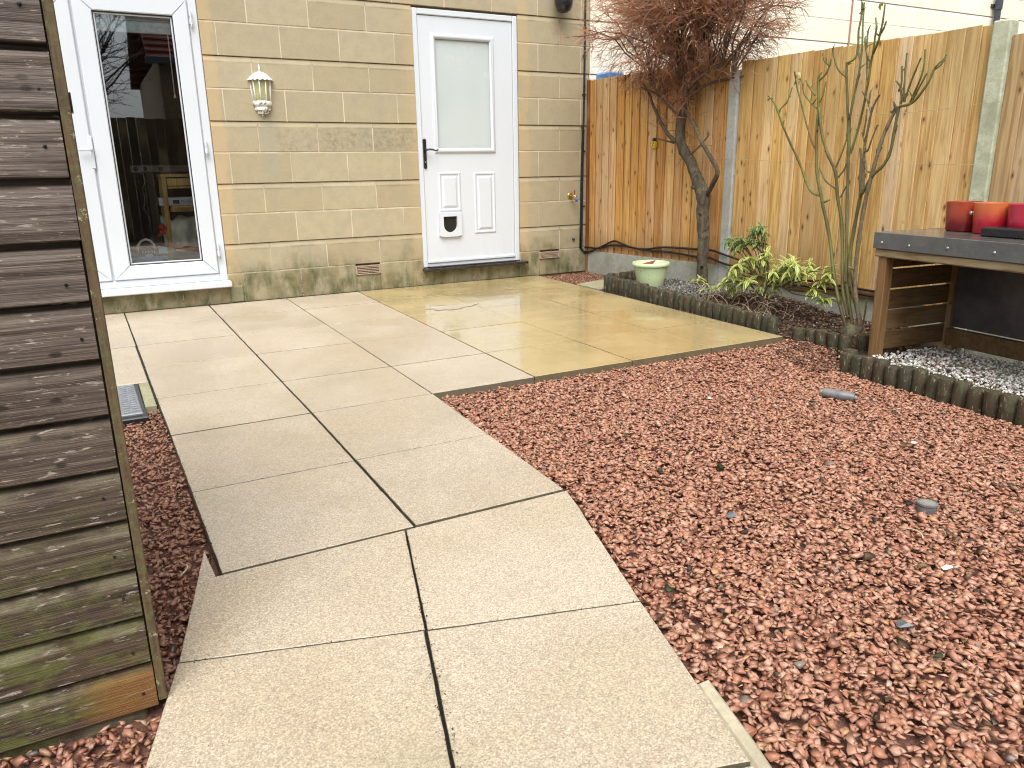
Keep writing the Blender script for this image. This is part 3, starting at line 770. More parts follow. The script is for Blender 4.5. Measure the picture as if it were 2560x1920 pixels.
# handle: long scrolled backplate and curled lever
mb = MB(); mb.box(.050, .080, GY - .009, GY + .001, 1.0, 1.215, .006); mb.lathe([(.015, 0), (.015, .008), (.004, .01)], (.065, GY, 1.215), 12, M=Matrix.Rotation(PI / 2, 3, 'X')); mb.lathe([(.015, 0), (.015, .008), (.004, .01)], (.065, GY, 1.0), 12, M=Matrix.Rotation(PI / 2, 3, 'X'))
add('handle_plate', mb, DARKBRONZE, dr, smooth=35)
mb = MB(); mb.tube([(.065, GY, 1.14), (.065, GY - .05, 1.14), (.087, GY - .056, 1.143), (.117, GY - .056, 1.140), (.142, GY - .055, 1.131), (.160, GY - .054, 1.134), (.168, GY - .053, 1.143)], [.011, .010, .0085, .007, .006, .0055, .005], 8); add('handle_lever', mb, DARKBRONZE, dr, smooth=True)
mb = MB(); mb.lathe([(.0, .012), (.006, .011), (.006, 0)], (.065, GY, 1.04), 10, M=Matrix.Rotation(PI / 2, 3, 'X')); add('keyhole', mb, GALV, dr)
mb = MB(); mb.box(.049, .917, FY - .006, GY + .02, .187, .212, .005); add('weather_bar', mb, UPVC, dr)
mb = MB(); mb.box(-.012, 1.012, -.075, .09, .126, .1495, .004); mb.box(.052, .914, -.02, .05, .1495, .160, .002); add('sill', mb, SILLPAINT, dr)

# ---- white glazed patio doors (right leaf in view, left leaf behind the shed)
pd = thing('patio_doors', (-2.41, 0, .13), house)
mb = MB(); frame_rect(mb, -3.195, -1.624, .180, 2.214, .058, FY - .006, .085, .005, .055); mb.box(-2.445, -2.375, FY + .006, .06, .235, 2.156, .001); mb.box(-1.70, -1.68, FY + .004, .06, .235, 2.156, .001); add('door_frame', mb, UPVC, pd)
mb = MB(); mb.box(-3.22, -1.612, -.085, .085, .136, .180, .006); add('sill', mb, UPVC, pd)
for (x0, x1, g0, g1, hs) in ((-2.402, -1.688, -2.291, -1.789, -1.672), (-3.125, -2.418, -3.02, -2.53, -3.14)):
    leaf = MB(); y0, y1 = FY - .018, .06; z0, z1 = .238, 2.152
    # mitred sash: four bevelled members
    def member(poly):
        V = [(x, y1, z) for x, z in poly] + [(x, y0 + .006, z) for x, z in poly]
        cxm = sum(p[0] for p in poly) / 4; czm = sum(p[1] for p in poly) / 4
        V += [(x + (.006 if x < cxm else -.006), y0, z + (.006 if z < czm else -.006)) for x, z in poly]
        F = [(8, 9, 10, 11)]
        for k in range(4):
            j = (k + 1) % 4; F += [(k, j, 4 + j, 4 + k), (4 + k, 4 + j, 8 + j, 8 + k)]
        leaf.raw(V, F)
    gz0, gz1 = .338, 2.041; e = .0008
    member([(x0, z0), (x1, z0), (g1 - e, gz0), (g0 + e, gz0)]); member([(x1, z0 + e), (x1, z1 - e), (g1, gz1), (g1, gz0)])
    member([(x1, z1), (x0, z1), (g0 + e, gz1), (g1 - e, gz1)]); member([(x0, z1 - e), (x0, z0 + e), (g0, gz0), (g0, gz1)])
    add('sash', leaf, UPVC, pd, smooth=30)
    mb = MB(); frame_rect(mb, g0 - .001, g1 + .001, gz0 - .001, gz1 + .001, .0065, FY - .008, .05, .001); add('gasket', mb, RUBBER, pd)
    mb = MB(); frame_rect(mb, g0 + .006, g1 - .006, gz0 + .006, gz1 - .006, .010, FY + .004, .05, .002); add('glazing_bead', mb, UPVC, pd)
    mb = MB(); mb.raw([(g0, .022, gz0), (g1, .022, gz0), (g1, .022, gz1), (g0, .022, gz1)], [(0, 1, 2, 3)]); add('pane', mb, GLASS, pd)
    for z in (2.04, 1.17, .42):
        mb = MB(); mb.box(hs - .011, hs + .011, FY - .032, FY - .004, z - .05, z - .012, .003); mb.box(hs - .008, hs + .008, FY - .03, FY - .004, z + .0, z + .035, .003); mb.tube([(hs, FY - .03, z - .055), (hs, FY - .03, z + .04)], .006, 8); add('hinge', mb, UPVC, pd, smooth=30)
        mb = MB(); mb.tube([(hs, FY - .031, z - .068), (hs, FY - .031, z - .052)], .0085, 8); add('hinge_pin', mb, STEEL, pd, smooth=30)
mb = MB(); mb.box(-2.436, -2.408, FY - .022, FY - .004, 1.02, 1.24, .005); mb.tube([(-2.422, FY - .02, 1.15), (-2.422, FY - .06, 1.15), (-2.50, FY - .06, 1.145)], .009, 8); add('handle', mb, UPVC, pd, smooth=30)
# the dim room behind the glass
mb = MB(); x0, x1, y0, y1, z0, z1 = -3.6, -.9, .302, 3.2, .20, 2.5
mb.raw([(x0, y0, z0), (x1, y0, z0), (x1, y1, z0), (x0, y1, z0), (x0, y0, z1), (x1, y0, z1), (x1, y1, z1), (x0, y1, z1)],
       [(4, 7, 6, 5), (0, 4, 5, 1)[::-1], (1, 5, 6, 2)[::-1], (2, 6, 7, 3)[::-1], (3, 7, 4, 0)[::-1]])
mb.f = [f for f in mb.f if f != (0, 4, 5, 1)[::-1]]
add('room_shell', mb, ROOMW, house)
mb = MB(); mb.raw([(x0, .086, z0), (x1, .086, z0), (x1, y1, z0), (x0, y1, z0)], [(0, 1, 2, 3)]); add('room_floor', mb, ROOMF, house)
bl = thing('window_blind', (-2.04, .075, 1.93), label='pale roller blind pulled up behind the top of the patio door glass', cat='blind')
mb = MB(); mb.box(-2.30, -1.78, .068, .074, 1.938, 2.05, .001); add('fabric', mb, BLIND, bl)
mb = MB(); mb.box(-2.30, -1.78, .062, .080, 1.924, 1.938, .003); add('bottom_bar', mb, WHITE, bl)
for z in (2.022, 2.002): 
    mb = MB(); mb.box(-2.30, -1.78, .060, .067, z, z + .012, .002); add('slat', mb, WHITE, bl)
mb = MB(); mb.tube([(-1.828, .07, 1.93), (-1.832, .07, 1.53)], .004, 6); mb.tube([(-1.832, .07, 1.53), (-1.833, .07, 1.505)], [.006, .009], 8); add('pull_wand', mb, CREAM, bl)
# pine stool with shelves
st = thing('pine_stool', (-1.85, .45, .2), label='slim pine stool with shelves behind the patio door glass', cat='stool')
mb = MB(); mb.box(-1.995, -1.60, .20, .50, .955, .978, .004); add('seat', mb, PINE, st)
for x, y in ((-1.975, .215), (-1.65, .215), (-1.975, .48), (-1.65, .48)):
    mb = MB(); mb.tube([(x - .02, y, .2), (x + .005, y, .955)], .017, 4); add('leg', mb, PINE, st)
for z0, z1, nm in ((.892, .945, 'rail'), (.872, .886, 'rail'), (.70, .748, 'rail'), (.405, .423, 'shelf')):
    mb = MB(); mb.box(-1.95, -1.64, .21, .23 if nm == 'rail' else .48, z0, z1, .002); add(nm, mb, PINE, st)
mb = MB(); mb.box(-1.95, -1.64, .12, .48, .735, .745, .001); add('shelf', mb, PINE, st)
bx = thing('game_box', (-1.83, .55, .75), label='flat white printed box on the middle shelf of the pine stool', cat='box')
mb = MB(); mb.box(-2.02, -1.66, .25, .46, .747, .805, .002); add('carton', mb, BOXW, bx)
mb = MB(); mb.box(-1.925, -1.878, .2476, .2496, .757, .787, .0003); add('printed_logo', mb, PRINT, bx)
def text(name, s, size, loc, mat, parent, rot=(PI / 2, 0, 0)):
    cu = bpy.data.curves.new(name, 'FONT'); cu.body = s; cu.size = size; cu.extrude = .0004; cu.align_x = 'LEFT'
    cu.resolution_u = 3
    t_ = bpy.data.objects.new(name, cu); COL.objects.link(t_); dg = bpy.context.evaluated_depsgraph_get()
    me = bpy.data.meshes.new_from_object(t_.evaluated_get(dg)); bpy.data.objects.remove(t_); bpy.data.curves.remove(cu)
    me.materials.clear(); me.materials.append(mat); o = bpy.data.objects.new(name, me); COL.objects.link(o); place(o, loc, parent); o.rotation_euler = rot; return o
text('printed_lettering', 'The New Year', .026, (-1.868, .2490, .766), PRINT, bx)
cl = MB(); nu, nv = 22, 14; V = []
for j in range(nv):
    for i in range(nu):
        u, v = i / (nu - 1), j / (nv - 1); x = -2.02 + .40 * u
        top = .67 - .10 * max(0, u - .3) - .02 * math.sin(9 * u); z = .428 + (top - .428) * math.sin(PI * .5 * min(1, v * 2 if v < .5 else 1)) * (1 if v < .5 else 1)
        y = .26 + .20 * v + .03 * math.sin(11 * u + 5 * v)
        if v < .5: z = .428 + (top - .428) * (v * 2)
        else: z = top - (top - .44) * (v - .5) * .9
        V.append((x, y + .02 * math.sin(17 * u - 9 * v), z + .012 * math.sin(21 * u + 13 * v)))
cl.raw(V, [(j * nu + i, j * nu + i + 1, (j + 1) * nu + i + 1, (j + 1) * nu + i) for j in range(nv - 1) for i in range(nu - 1)])
add('linen_bundle', cl, LINEN, smooth=True, label='crumpled pale linen bundle on the bottom shelf of the pine stool', cat='cloth')
mb = MB(); mb.tube([(-2.05, .23, .59), (-2.02, .225, .60), (-1.985, .225, .585), (-2.03, .225, .55), (-2.07, .23, .52)], [.01, .02, .018, .02, .008], 6); add('red_ribbon', mb, REDC, smooth=True, label='red cloth strip beside the pale linen bundle', cat='cloth')
bag = thing('tote_bag', (-2.15, .3, .2), label='navy and light blue tote bag with cream handle behind the glass', cat='bag')
mb = MB(); mb.box(-2.30, -2.02, .12, .26, .20, .385, .015); add('bag_bottom', mb, LBLUE, bag)
mb = MB(); mb.box(-2.30, -2.08, .125, .255, .383, .452, .01); add('bag_top', mb, NAVY, bag)
mb = MB(); mb.box(-2.085, -2.012, .13, .25, .396, .448, .008); add('bag_pocket', mb, LBLUE, bag)
mb = MB(); mb.tube([(-2.222, .12, .43), (-2.215, .12, .47), (-2.19, .12, .502), (-2.158, .12, .514), (-2.13, .12, .504), (-2.108, .12, .475), (-2.098, .12, .435)], .0095, 6); add('handle', mb, CREAM, bag, smooth=True)
text('printed_lettering', 'CATCH', .026, (-2.195, .1235, .408), CREAM, bag)
mb = MB(); mb.lathe([(0, 0), (.028, 0), (.03, .002)], (-2.148, .123, .39), 16, M=Matrix.Rotation(PI / 2, 3, 'X') @ Matrix.Diagonal((1, .5, 1)).to_3x3()); add('printed_emblem', mb, LBLUE, bag)
ss = thing('socket_strip', (-2.0, 1.2, .99), label='pale socket strip on the dim wall inside the room', cat='sockets')
mb = MB(); mb.box(-2.14, -1.66, 1.19, 1.22, .995, 1.052, .004); add('strip_body', mb, SOCKET, ss)
for x in (-2.10, -2.03, -1.90): 
    mb = MB(); mb.lathe([(0, .004), (.016, .004), (.018, 0)], (x, 1.19, 1.024), 12, M=Matrix.Rotation(PI / 2, 3, 'X')); add('socket', mb, DARKVOID, ss)
mb = MB(); mb.tube([(-2.05, 1.19, 1.0), (-2.04, 1.18, .92), (-2.07, 1.18, .86), (-2.06, 1.18, .80), (-2.08, 1.18, .70), (-2.05, 1.18, .62), (-2.06, 1.18, .5)], .006, 5); add('flex', mb, SOCKET, ss, smooth=True)
mb = MB(); mb.box(-2.03, -1.97, 1.15, 1.20, .2, .99, .004); add('table_post', mb, simple('dim olive post', (.10, .085, .05), .8), label='dim olive post under the socket strip in the room', cat='post')

# ================================================================== NEIGHBOURING HOUSE (same terrace)
nb = thing('neighbouring_house', (5, 0, 0), label='very pale stone house wall beyond the fence on the right', cat='house')
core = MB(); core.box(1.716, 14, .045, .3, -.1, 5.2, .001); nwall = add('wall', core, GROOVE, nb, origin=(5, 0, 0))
def njoints(i):
    o = 1.171 if i % 2 == 0 else 1.396
    return [o + .45 * k for k in range(0, 27)]
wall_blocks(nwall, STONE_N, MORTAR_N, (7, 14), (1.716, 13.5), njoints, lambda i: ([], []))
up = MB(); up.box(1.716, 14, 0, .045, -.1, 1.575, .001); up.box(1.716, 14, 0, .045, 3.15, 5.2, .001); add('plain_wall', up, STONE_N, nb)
# ================================================================== THINGS ON THE WALL
# half lantern
ln = thing('wall_lantern', (-1.236, 0, 1.37), label='white half lantern with yellowed panes and flaking paint on the stone wall', cat='lantern')
lc = (-1.236, .0, 0)
A0, A1 = PI, 2 * PI
mb = MB(); mb.lathe([(.0, 1.700), (.012, 1.699), (.034, 1.692), (.052, 1.680), (.060, 1.672), (.064, 1.668), (.080, 1.655), (.092, 1.643), (.093, 1.637), (.086, 1.640), (.07, 1.642)], lc, 24, A0, A1)
V = np.array(mb.v)
for i, v in enumerate(mb.v):
    if v[2] < 1.642:
        a = math.atan2(v[1], v[0] + 1.236); mb.v[i] = (v[0], v[1], v[2] + .004 * math.cos(a * 16))
add('roof', mb, LANT, ln, smooth=45)
mb = MB(); mb.tube([(-1.236, -.008, 1.695), (-1.236, -.008, 1.715), (-1.236, -.008, 1.722), (-1.236, -.008, 1.735), (-1.236, -.008, 1.752)], [.010, .007, .009, .006, .001], 8); add('finial', mb, LANT, ln, smooth=True)
def hexpt(a, r): return (-1.236 + r * math.cos(a), r * math.sin(a))
ang = [PI + PI * k / 4 for k in range(5)]; ang = [PI + .02, PI + .62, PI + 1.27, PI + 1.9, PI + 2.55, 2 * PI - .02]
for a, b in zip(ang[:-1], ang[1:]):
    (xa, ya), (xb, yb) = hexpt(a, .072), hexpt(b, .072); (xc, yc), (xd, yd) = hexpt(a, .060), hexpt(b, .060)
    mb = MB(); mb.raw([(xc, yc, 1.478), (xd, yd, 1.478), (xb, yb, 1.638), (xa, ya, 1.638)], [(0, 1, 2, 3)]); add('pane', mb, AMBER, ln)
for a in ang:
    (xa, ya), (xc, yc) = hexpt(a, .075), hexpt(a, .063)
    mb = MB(); mb.tube([(xc, yc, 1.468), (xa, ya, 1.643)], .0052, 6); add('glazing_bar', mb, LANT, ln, smooth=True)
mb = MB(); mb.lathe([(.066, 1.492), (.070, 1.488), (.070, 1.466), (.064, 1.458), (.056, 1.456), (.056, 1.450), (.060, 1.442), (.058, 1.428), (.044, 1.422), (.043, 1.412), (.036, 1.402), (.012, 1.398), (.008, 1.386), (.011, 1.380), (.009, 1.372), (0, 1.369)], lc, 20, A0, A1); add('base_bowl', mb, LANT, ln, smooth=45)
mb = MB(); mb.box(-1.298, -1.174, -.008, .0, 1.45, 1.65, .004); add('back_plate', mb, LANT, ln)
# garden tap
tp = thing('garden_tap', (1.52, 0, .7), label='brass garden tap with blue spout on the stone wall', cat='tap')
RX = Matrix.Rotation(PI / 2, 3, 'X')
mb = MB(); mb.lathe([(0, .012), (.024, .010), (.030, .004), (.031, 0)], (1.508, 0, .720), 16, M=RX); add('flange', mb, BRASS, tp, smooth=True)
mb = MB(); mb.tube([(1.508, -.005, .720), (1.512, -.05, .720), (1.525, -.072, .716), (1.532, -.078, .69)], [.011, .012, .012, .009], 8); add('body', mb, BRASS, tp, smooth=True)
mb = MB(); mb.tube([(1.530, -.077, .705), (1.533, -.08, .668)], [.010, .012], 8); add('spout', mb, BLUEPL, tp, smooth=True)
mb = MB(); mb.tube([(1.520, -.06, .722), (1.522, -.06, .74)], .007, 6); mb.box(1.516, 1.528, -.066, -.058, .738, .775, .002); add('lever', mb, TERRA, tp)
mb = MB(); mb.lathe([(0, .02), (.008, .02), (.012, .014), (.013, 0)], (1.548, 0, .315), 10, M=RX); add('pipe_stub', mb, DARKBRONZE, smooth=True, label='small dark pipe stub low on the wall under the tap', cat='pipe stub')
# cables down the corner
mb = MB(); mb.tube([(1.668, -.008, 3.2), (1.660, -.008, 2.4), (1.655, -.008, 1.7), (1.650, -.008, 1.36), (1.643, -.009, .9), (1.640, -.008, .22), (1.66, -.012, .19), (1.70, -.03, .185)], .0095, 8)
wc = thing('wall_cable', (1.655, 0, .2), label='black cable clipped down the full height of the house corner', cat='cable'); add('cable', mb, BLACKPL, wc, smooth=True)
mb = MB(); mb.tube([(1.630, .0, 1.352), (1.632, -.012, 1.34), (1.638, -.012, 1.30), (1.628, -.012, .9), (1.624, -.011, .5), (1.622, -.011, .225)], .0075, 8)
add('wall_cable', mb, BLACKPL, smooth=True, label='shorter black cable beside the full height one, ending in a hook', cat='cable')
for z in (2.18, 1.95, 1.62, 1.12, .62):
    mb = MB(); mb.box(1.636, 1.672, -.019, -.001, z - .006, z + .006, .002); add('cable_clip', mb, BLACKPL, wc)
# black flue
fl = thing('flue_pipe', (1.395, -.1, 2.27), label='black plastic flue pipe with rounded end high on the wall', cat='flue')
fc = (1.375, -.10, 0)
mb = MB(); mb.lathe([(0, 2.268), (.03, 2.272), (.058, 2.29), (.074, 2.325), (.080, 2.350), (.080, 2.38), (.076, 2.40), (.072, 2.405), (.072, 2.62)], fc, 24); add('flue_body', mb, BLACKPL, fl, smooth=50)
mb = MB(); mb.tube([(1.375, -.1, 2.60), (1.375, -.1, 2.70), (1.375, -.06, 2.76), (1.375, .0, 2.77)], .064, 16); add('flue_elbow', mb, BLACKPL, fl, smooth=50)
mb = MB(); mb.lathe([(.064, 0), (.085, 0), (.085, .012), (.064, .014)], (1.375, 0, 2.77), 20, M=RX); add('wall_collar', mb, BLACKPL, fl, smooth=40)
# neighbour's downpipe and cable
dp = thing('downpipe', (7.74, -.06, 0), label='dark grey downpipe on the pale neighbouring wall', cat='downpipe')
mb = MB(); mb.tube([(7.74, -.06, -.1), (7.74, -.06, 3.4)], .036, 14); add('pipe', mb, DARKPIPE, dp, smooth=40)
for z in (1.4, 2.82): 
    mb = MB(); mb.tube([(7.74, -.06, z - .05), (7.74, -.06, z + .05)], .046, 14); mb.box(7.67, 7.81, -.02, 0, z - .02, z + .02, .004); add('pipe_bracket', mb, DARKPIPE, dp, smooth=40)
mb = MB(); mb.tube([(5.14, -.006, -.1), (5.16, -.006, 3.4)], .010, 6); add('wall_wire', mb, COPPER, label='thin brown wire running up the pale neighbouring wall', cat='wire')
# blue lidded box in the neighbour's garden
bb = thing('storage_box', (1.95, -.13, 0), label='blue lidded storage box just visible over the fence corner', cat='storage box')
mb = MB(); mb.box(1.80, 1.93, -.20, -.03, -.05, 1.74, .01); add('box_body', mb, BLUEPL, bb)
mb = MB(); mb.box(1.775, 1.95, -.22, -.012, 1.74, 1.80, .012); add('lid', mb, BLUETARP, bb)

# ================================================================== FENCE
TH = math.radians(8); FD = np.array([math.sin(TH), -math.cos(TH), 0]); FN = np.array([math.cos(TH), math.sin(TH), 0]); F0 = np.array([1.722, 0, 0])
def fp(s, d, z): p = F0 + s * FD - d * FN; return (p[0], p[1], z)
def fbox(mb, s0, s1, d0, d1, z0, z1, ch=.002, lean=0.0):
    V = _cverts((s0, d0, z0), (s1, d1, z1), min(ch, .4 * abs(d1 - d0)))
    W = []
    for s, d, z in V:
        d2 = d + lean * (s - s0) / (s1 - s0); W.append(fp(s, d2, z))
    return mb.raw(np.array(W), _face_out(np.array(W), _CF))
def fence_panel(s0, s1, zb0, zb1, zt0, zt1, mat, label, step=.098):
    t = thing('plank_fence', fp((s0 + s1) / 2, 0, zb0), label=label, cat='fence', group='feather-edge fence lengths')
    s = s0; i = 0
    while s < s1 - .03:
        w = step * random.uniform(.88, 1.12); e = min(s + w + .016, s1); f = (s - s0) / (s1 - s0)
        zb = zb0 + (zb1 - zb0) * f + random.uniform(-.004, .004); zt = zt0 + (zt1 - zt0) * f + random.uniform(-.004, .005)
        mb = MB(); fbox(mb, s, e, .0, .0075, zb, zt, .0015, .015)
        add('board', mb, mat, t); s += w; i += 1
    for z in ((zb0 + .2, zb0 + .24), ((zb0 + zt0) / 2, (zb0 + zt0) / 2 + .04), (zt0 - .24, zt0 - .2)):
        mb = MB(); fbox(mb, s0, s1, -.035, -.001, z[0], z[1]); add('rail', mb, mat, t)
    return t
p1 = fence_panel(.0, 1.598, .200, .192, 1.742, 1.752, FENCE1, 'honey coloured fence panel between the house corner and the grey post')
p2 = fence_panel(1.692, 3.43, .10, .082, 1.716, 1.722, FENCE2, 'pale fence panel behind the rose canes between the two concrete posts')
p3 = fence_panel(3.532, 5.4, .07, .06, 1.655, 1.64, FENCE3, 'light fence panel right of the pale post at the picture edge')
mb = MB(); fbox(mb, 1.692, 3.43, .02, .034, .082, .145, .002); add('bottom_rail', mb, FENCE2, p2)
mb = MB(); fbox(mb, -.004, .022, .0, .035, -.05, 1.745, .003); add('end_batten', mb, m_board('dark red batten', [(.20, .075, .025), (.22, .09, .03)], 0, 2, .3), p1)
for s0, s1, zt, m, lab in ((1.602, 1.690, 1.66, POSTC, 'grey concrete fence post behind the twiggy tree'), (3.432, 3.530, 1.735, POSTL, 'pale greenish concrete fence post behind the red pots')):
    mb = MB(); fbox(mb, s0, s1, -.06, .034 if m is POSTC else .045, -.3, zt, .008); add('fence_post', mb, m, label=lab, cat='fence post', group='concrete fence posts')
for s0, s1, zt, lab in ((.0, 1.60, .198, 'concrete gravel board below the honey fence panel'), (1.692, 3.431, .086, 'algae stained concrete gravel board below the pale fence panel'), (3.532, 5.4, .062, 'concrete gravel board behind the log store')):
    mb = MB(); fbox(mb, s0, s1, -.02, .022, -.32, zt, .004); add('gravel_board', mb, BOARDC, label=lab, cat='gravel board', group='concrete gravel boards')
# wires strained between the posts
for a, b, sag, lab in (((1.0, 1.055), (3.50, .952), .012, 'lower thin wire strained along the pale fence'), ((2.45, 1.285), (3.54, 1.300), .02, 'upper thin wire from the rose to the pale post'), ((1.02, 1.00), (1.72, 1.03), .0, 'short thin wire behind the tree trunk')):
    P = [fp(a[0] + (b[0] - a[0]) * k / 10, .055, a[1] + (b[1] - a[1]) * k / 10 - sag * math.sin(PI * k / 10)) for k in range(11)]
    mb = MB(); mb.tube(P, .0013, 4); add('fence_wire', mb, WIRE, label=lab, cat='wire', group='wires along the fence')
# ladybird ornament
lb = thing('ladybird_ornament', fp(.858, .04, 1.12), label='small yellow and black ladybird ornament hanging on the honey fence', cat='ornament')
lcn = fp(.858, .035, 1.150)
mb = MB(); mb.lathe([(.0, -.036), (.018, -.032), (.028, -.018), (.031, 0), (.027, .018), (.015, .03), (0, .034)], lcn, 16); add('body', mb, YELLOW, lb, smooth=True)
mb = MB(); mb.lathe([(0, -.016), (.013, -.01), (.018, .002), (.013, .014), (0, .018)], (lcn[0], lcn[1], lcn[2] + .040), 12); add('head', mb, BLACKPL, lb, smooth=True)
for ds, dz in ((-.012, .010), (.010, -.004), (-.010, -.016), (.013, .014)):
    q = fp(.858 + ds, .035 + math.sqrt(max(0, .030 ** 2 - ds * ds - dz * dz)), 1.150 + dz)
    mb = MB(); mb.lathe([(0, -.006), (.0055, -.003), (.006, 0), (.0055, .003), (0, .006)], q, 8); add('spot', mb, BLACKPL, lb, smooth=True)
# hoses
H1 = [(-.05, .165), (.042, .185), (.233, .253), (.36, .305), (.42, .314), (.477, .301), (.633, .270), (.803, .269), (1.017, .300), (1.369, .309), (1.542, .312), (1.63, .296), (1.85, .25), (2.05, .20), (2.255, .165), (2.446, .159), (2.89, .141), (3.2, .13)]
H2 = [(-.03, .23), (.03, .232), (.192, .232), (.357, .272), (.556, .275), (.794, .258), (1.088, .263), (1.373, .247), (1.515, .252), (1.61, .230), (1.78, .197), (2.0, .15), (2.259, .118), (2.614, .120), (2.894, .106), (3.2, .09)]
def smooth_path(P, n=4):
    P = [Vector(p) for p in P]; out = []
    for i in range(len(P) - 1):
        a = P[max(i - 1, 0)]; b = P[i]; c = P[i + 1]; d = P[min(i + 2, len(P) - 1)]
        for k in range(n):
            t = k / n; out.append(.5 * ((2 * b) + (c - a) * t + (2 * a - 5 * b + 4 * c - d) * t * t + (3 * b - a - 3 * c + d) * t ** 3))
    return out + [P[-1]]
for Hh, lab in ((H1, 'upper black hose slung low along the fence'), (H2, 'lower black hose slung low along the fence')):
    mb = MB(); mb.tube(smooth_path([fp(s, .05 if s > 1.5 else .035, z) for s, z in Hh]), .0085, 6); add('garden_hose', mb, HOSE, smooth=True, label=lab, cat='hose', group='hoses along the fence')

# ================================================================== LOG EDGING
def log_mesh(r, hgt, lean):
    mb = MB(); n = 10; prof = [(r * .93, 0), (r, .02), (r * random.uniform(.97, 1.03), hgt * .6), (r * .99, hgt - .012), (r * .90, hgt - .003), (r * .5, hgt + .001), (0, hgt + .002)]
    sx = random.uniform(.88, 1.05); ph = random.random() * 6
    for rr, z in prof[:-1]:
        for k in range(n):
            a = 2 * PI * k / n; f = 1 + .05 * math.sin(2 * a + ph)
            mb.v.append((rr * f * sx * math.cos(a) + lean[0] * z, rr * f * math.sin(a) + lean[1] * z, z))
    m = len(prof) - 1
    mb.v.append((lean[0] * hgt, lean[1] * hgt, hgt + .002))
    for i in range(m - 1):
        for k in range(n): mb.f.append((i * n + k, i * n + (k + 1) % n, (i + 1) * n + (k + 1) % n, (i + 1) * n + k))
    for k in range(n): mb.f.append(((m - 1) * n + k, (m - 1) * n + (k + 1) % n, m * n))
    return mb
def log_row(P, step, r, z0f, top, label, jit=.004, hj=.006):
    P = [Vector(p) for p in P]; L = [0]
    for a, b in zip(P[:-1], P[1:]): L.append(L[-1] + (b - a).length)
    t = thing('log_edging', (P[0].x, P[0].y, z0f(P[0].x, P[0].y)), label=label, cat='log edging', group='runs of upright log edging')
    d = step / 2
    while d < L[-1]:
        i = max(k for k in range(len(L)) if L[k] <= d); i = min(i, len(P) - 2); p = P[i] + (P[i + 1] - P[i]) * ((d - L[i]) / (L[i + 1] - L[i]))
        z0 = z0f(p.x, p.y) - .07; zt = top(d / L[-1]) + random.uniform(-hj, hj)
        mb = log_mesh(r * random.uniform(.92, 1.06), zt - z0, (random.uniform(-.06, .06), random.uniform(-.05, .05)))
        mb.v = [(v[0] + p.x + random.uniform(-jit, jit) * 0, v[1] + p.y, v[2] + z0) for v in mb.v]
        add('log', mb, LOG, t, smooth=50); d += step * random.uniform(.94, 1.07)
    return t
log_row([(1.205, -1.03), (1.13, -1.75), (1.09, -2.45), (1.045, -3.05)], .063, .033, lambda x, y: -.03, lambda f: .118 - .035 * f, 'long run of dark upright logs along the golden patio edge')
log_row([(1.24, -1.02), (1.50, -.98), (1.72, -.95)], .064, .033, lambda x, y: -.03, lambda f: .115, 'short run of dark logs closing the bed behind the green pot')
log_row([(1.085, -3.12), (1.16, -3.16), (1.20, -3.30), (1.225, -3.43)], .070, .037, ground_z, lambda f: .045 - .02 * f, 'short curved run of mossy logs after the patio corner')
log_row([(1.33, -3.37), (1.40, -3.40), (1.47, -3.41)], .075, .037, ground_z, lambda f: .01, 'two stubby dark logs between the rose and the log store')
log_row([(1.02, -3.57), (.925, -3.63), (.905, -3.84), (.895, -4.07), (.862, -4.35), (.842, -4.56), (.80, -4.9), (.76, -5.2)], .072, .0385, ground_z, lambda f: .012, 'run of worn upright logs in front of the log store', hj=.008)

# ================================================================== LOG STORE
bs = thing('log_store', (1.45, -3.9, -.1), label='low slatted timber log store with a grey felt front edge, at the right', cat='log store')
bo = Vector((1.215, -3.535, 0)); e1 = Vector((-.10, -.995, 0)).normalized(); e2 = Vector((.995, -.10, 0)).normalized()   # e1 along the front, e2 to the back
BM = Matrix(((e1.x, e2.x, 0, bo.x), (e1.y, e2.y, 0, bo.y), (0, 0, 1, 0), (0, 0, 0, 1)))
def bbox(name, a0, a1, b0, b1, z0, z1, mat, ch=.003):
    V = _cverts((a0, b0, z0), (a1, b1, z1), ch); V = np.array([BM @ Vector(p) for p in V]); mb = MB(); mb.raw(V, _face_out(V, _CF)); return add(name, mb, mat, bs)
W_, D_ = 1.28, .60
for a0 in (0, W_ - .055):
    bbox('post', a0, a0 + .055, 0, .055, -.11, .485, STOREP); bbox('post', a0, a0 + .055, D_ - .055, D_, -.11, .485, STOREP)
for a0, a1 in ((.012, .030), (W_ - .030, W_ - .012)):
    for k in range(5):
        z = -.03 + k * .114; bbox('slat', a0, a1, .056 if a0 < .5 else .056, D_ - .056, z, z + .104, STOREW, .004)
bbox('front_rail', -.02, W_ + .02, -.012, .04, .487, .530, BENCHY, .006)
bbox('back_panel', .056, W_ - .056, D_ - .03, D_ - .012, .06, .486, BACKP)
bbox('bottom_rail', .056, W_ - .056, D_ - .075, D_ - .032, -.04, .055, STOREW)
bbox('felt_fascia', -.026, W_ + .026, -.022, -.0125, .531, .617, FELT, .002)
bbox('felt_fascia', -.026, -.014, -.0125, D_ + .03, .531, .617, FELT, .002)
bbox('top', -.013, W_ + .02, -.0122, D_ + .03, .532, .6165, TOPWET, .003)
for a in (.03, .20, .42, .66, .92, 1.16):
    q = BM @ Vector((a, -.0225, .565 + random.uniform(-.006, .006)))
    Mx = Matrix(((e1.x, 0, -e2.x), (e1.y, 0, -e2.y), (0, 1, 0)))
    mb = MB(); mb.lathe([(.0065, 0), (.006, .002), (.003, .0035), (0, .004)], q, 10, M=Mx); add('screw', mb, GALV, bs, smooth=True)
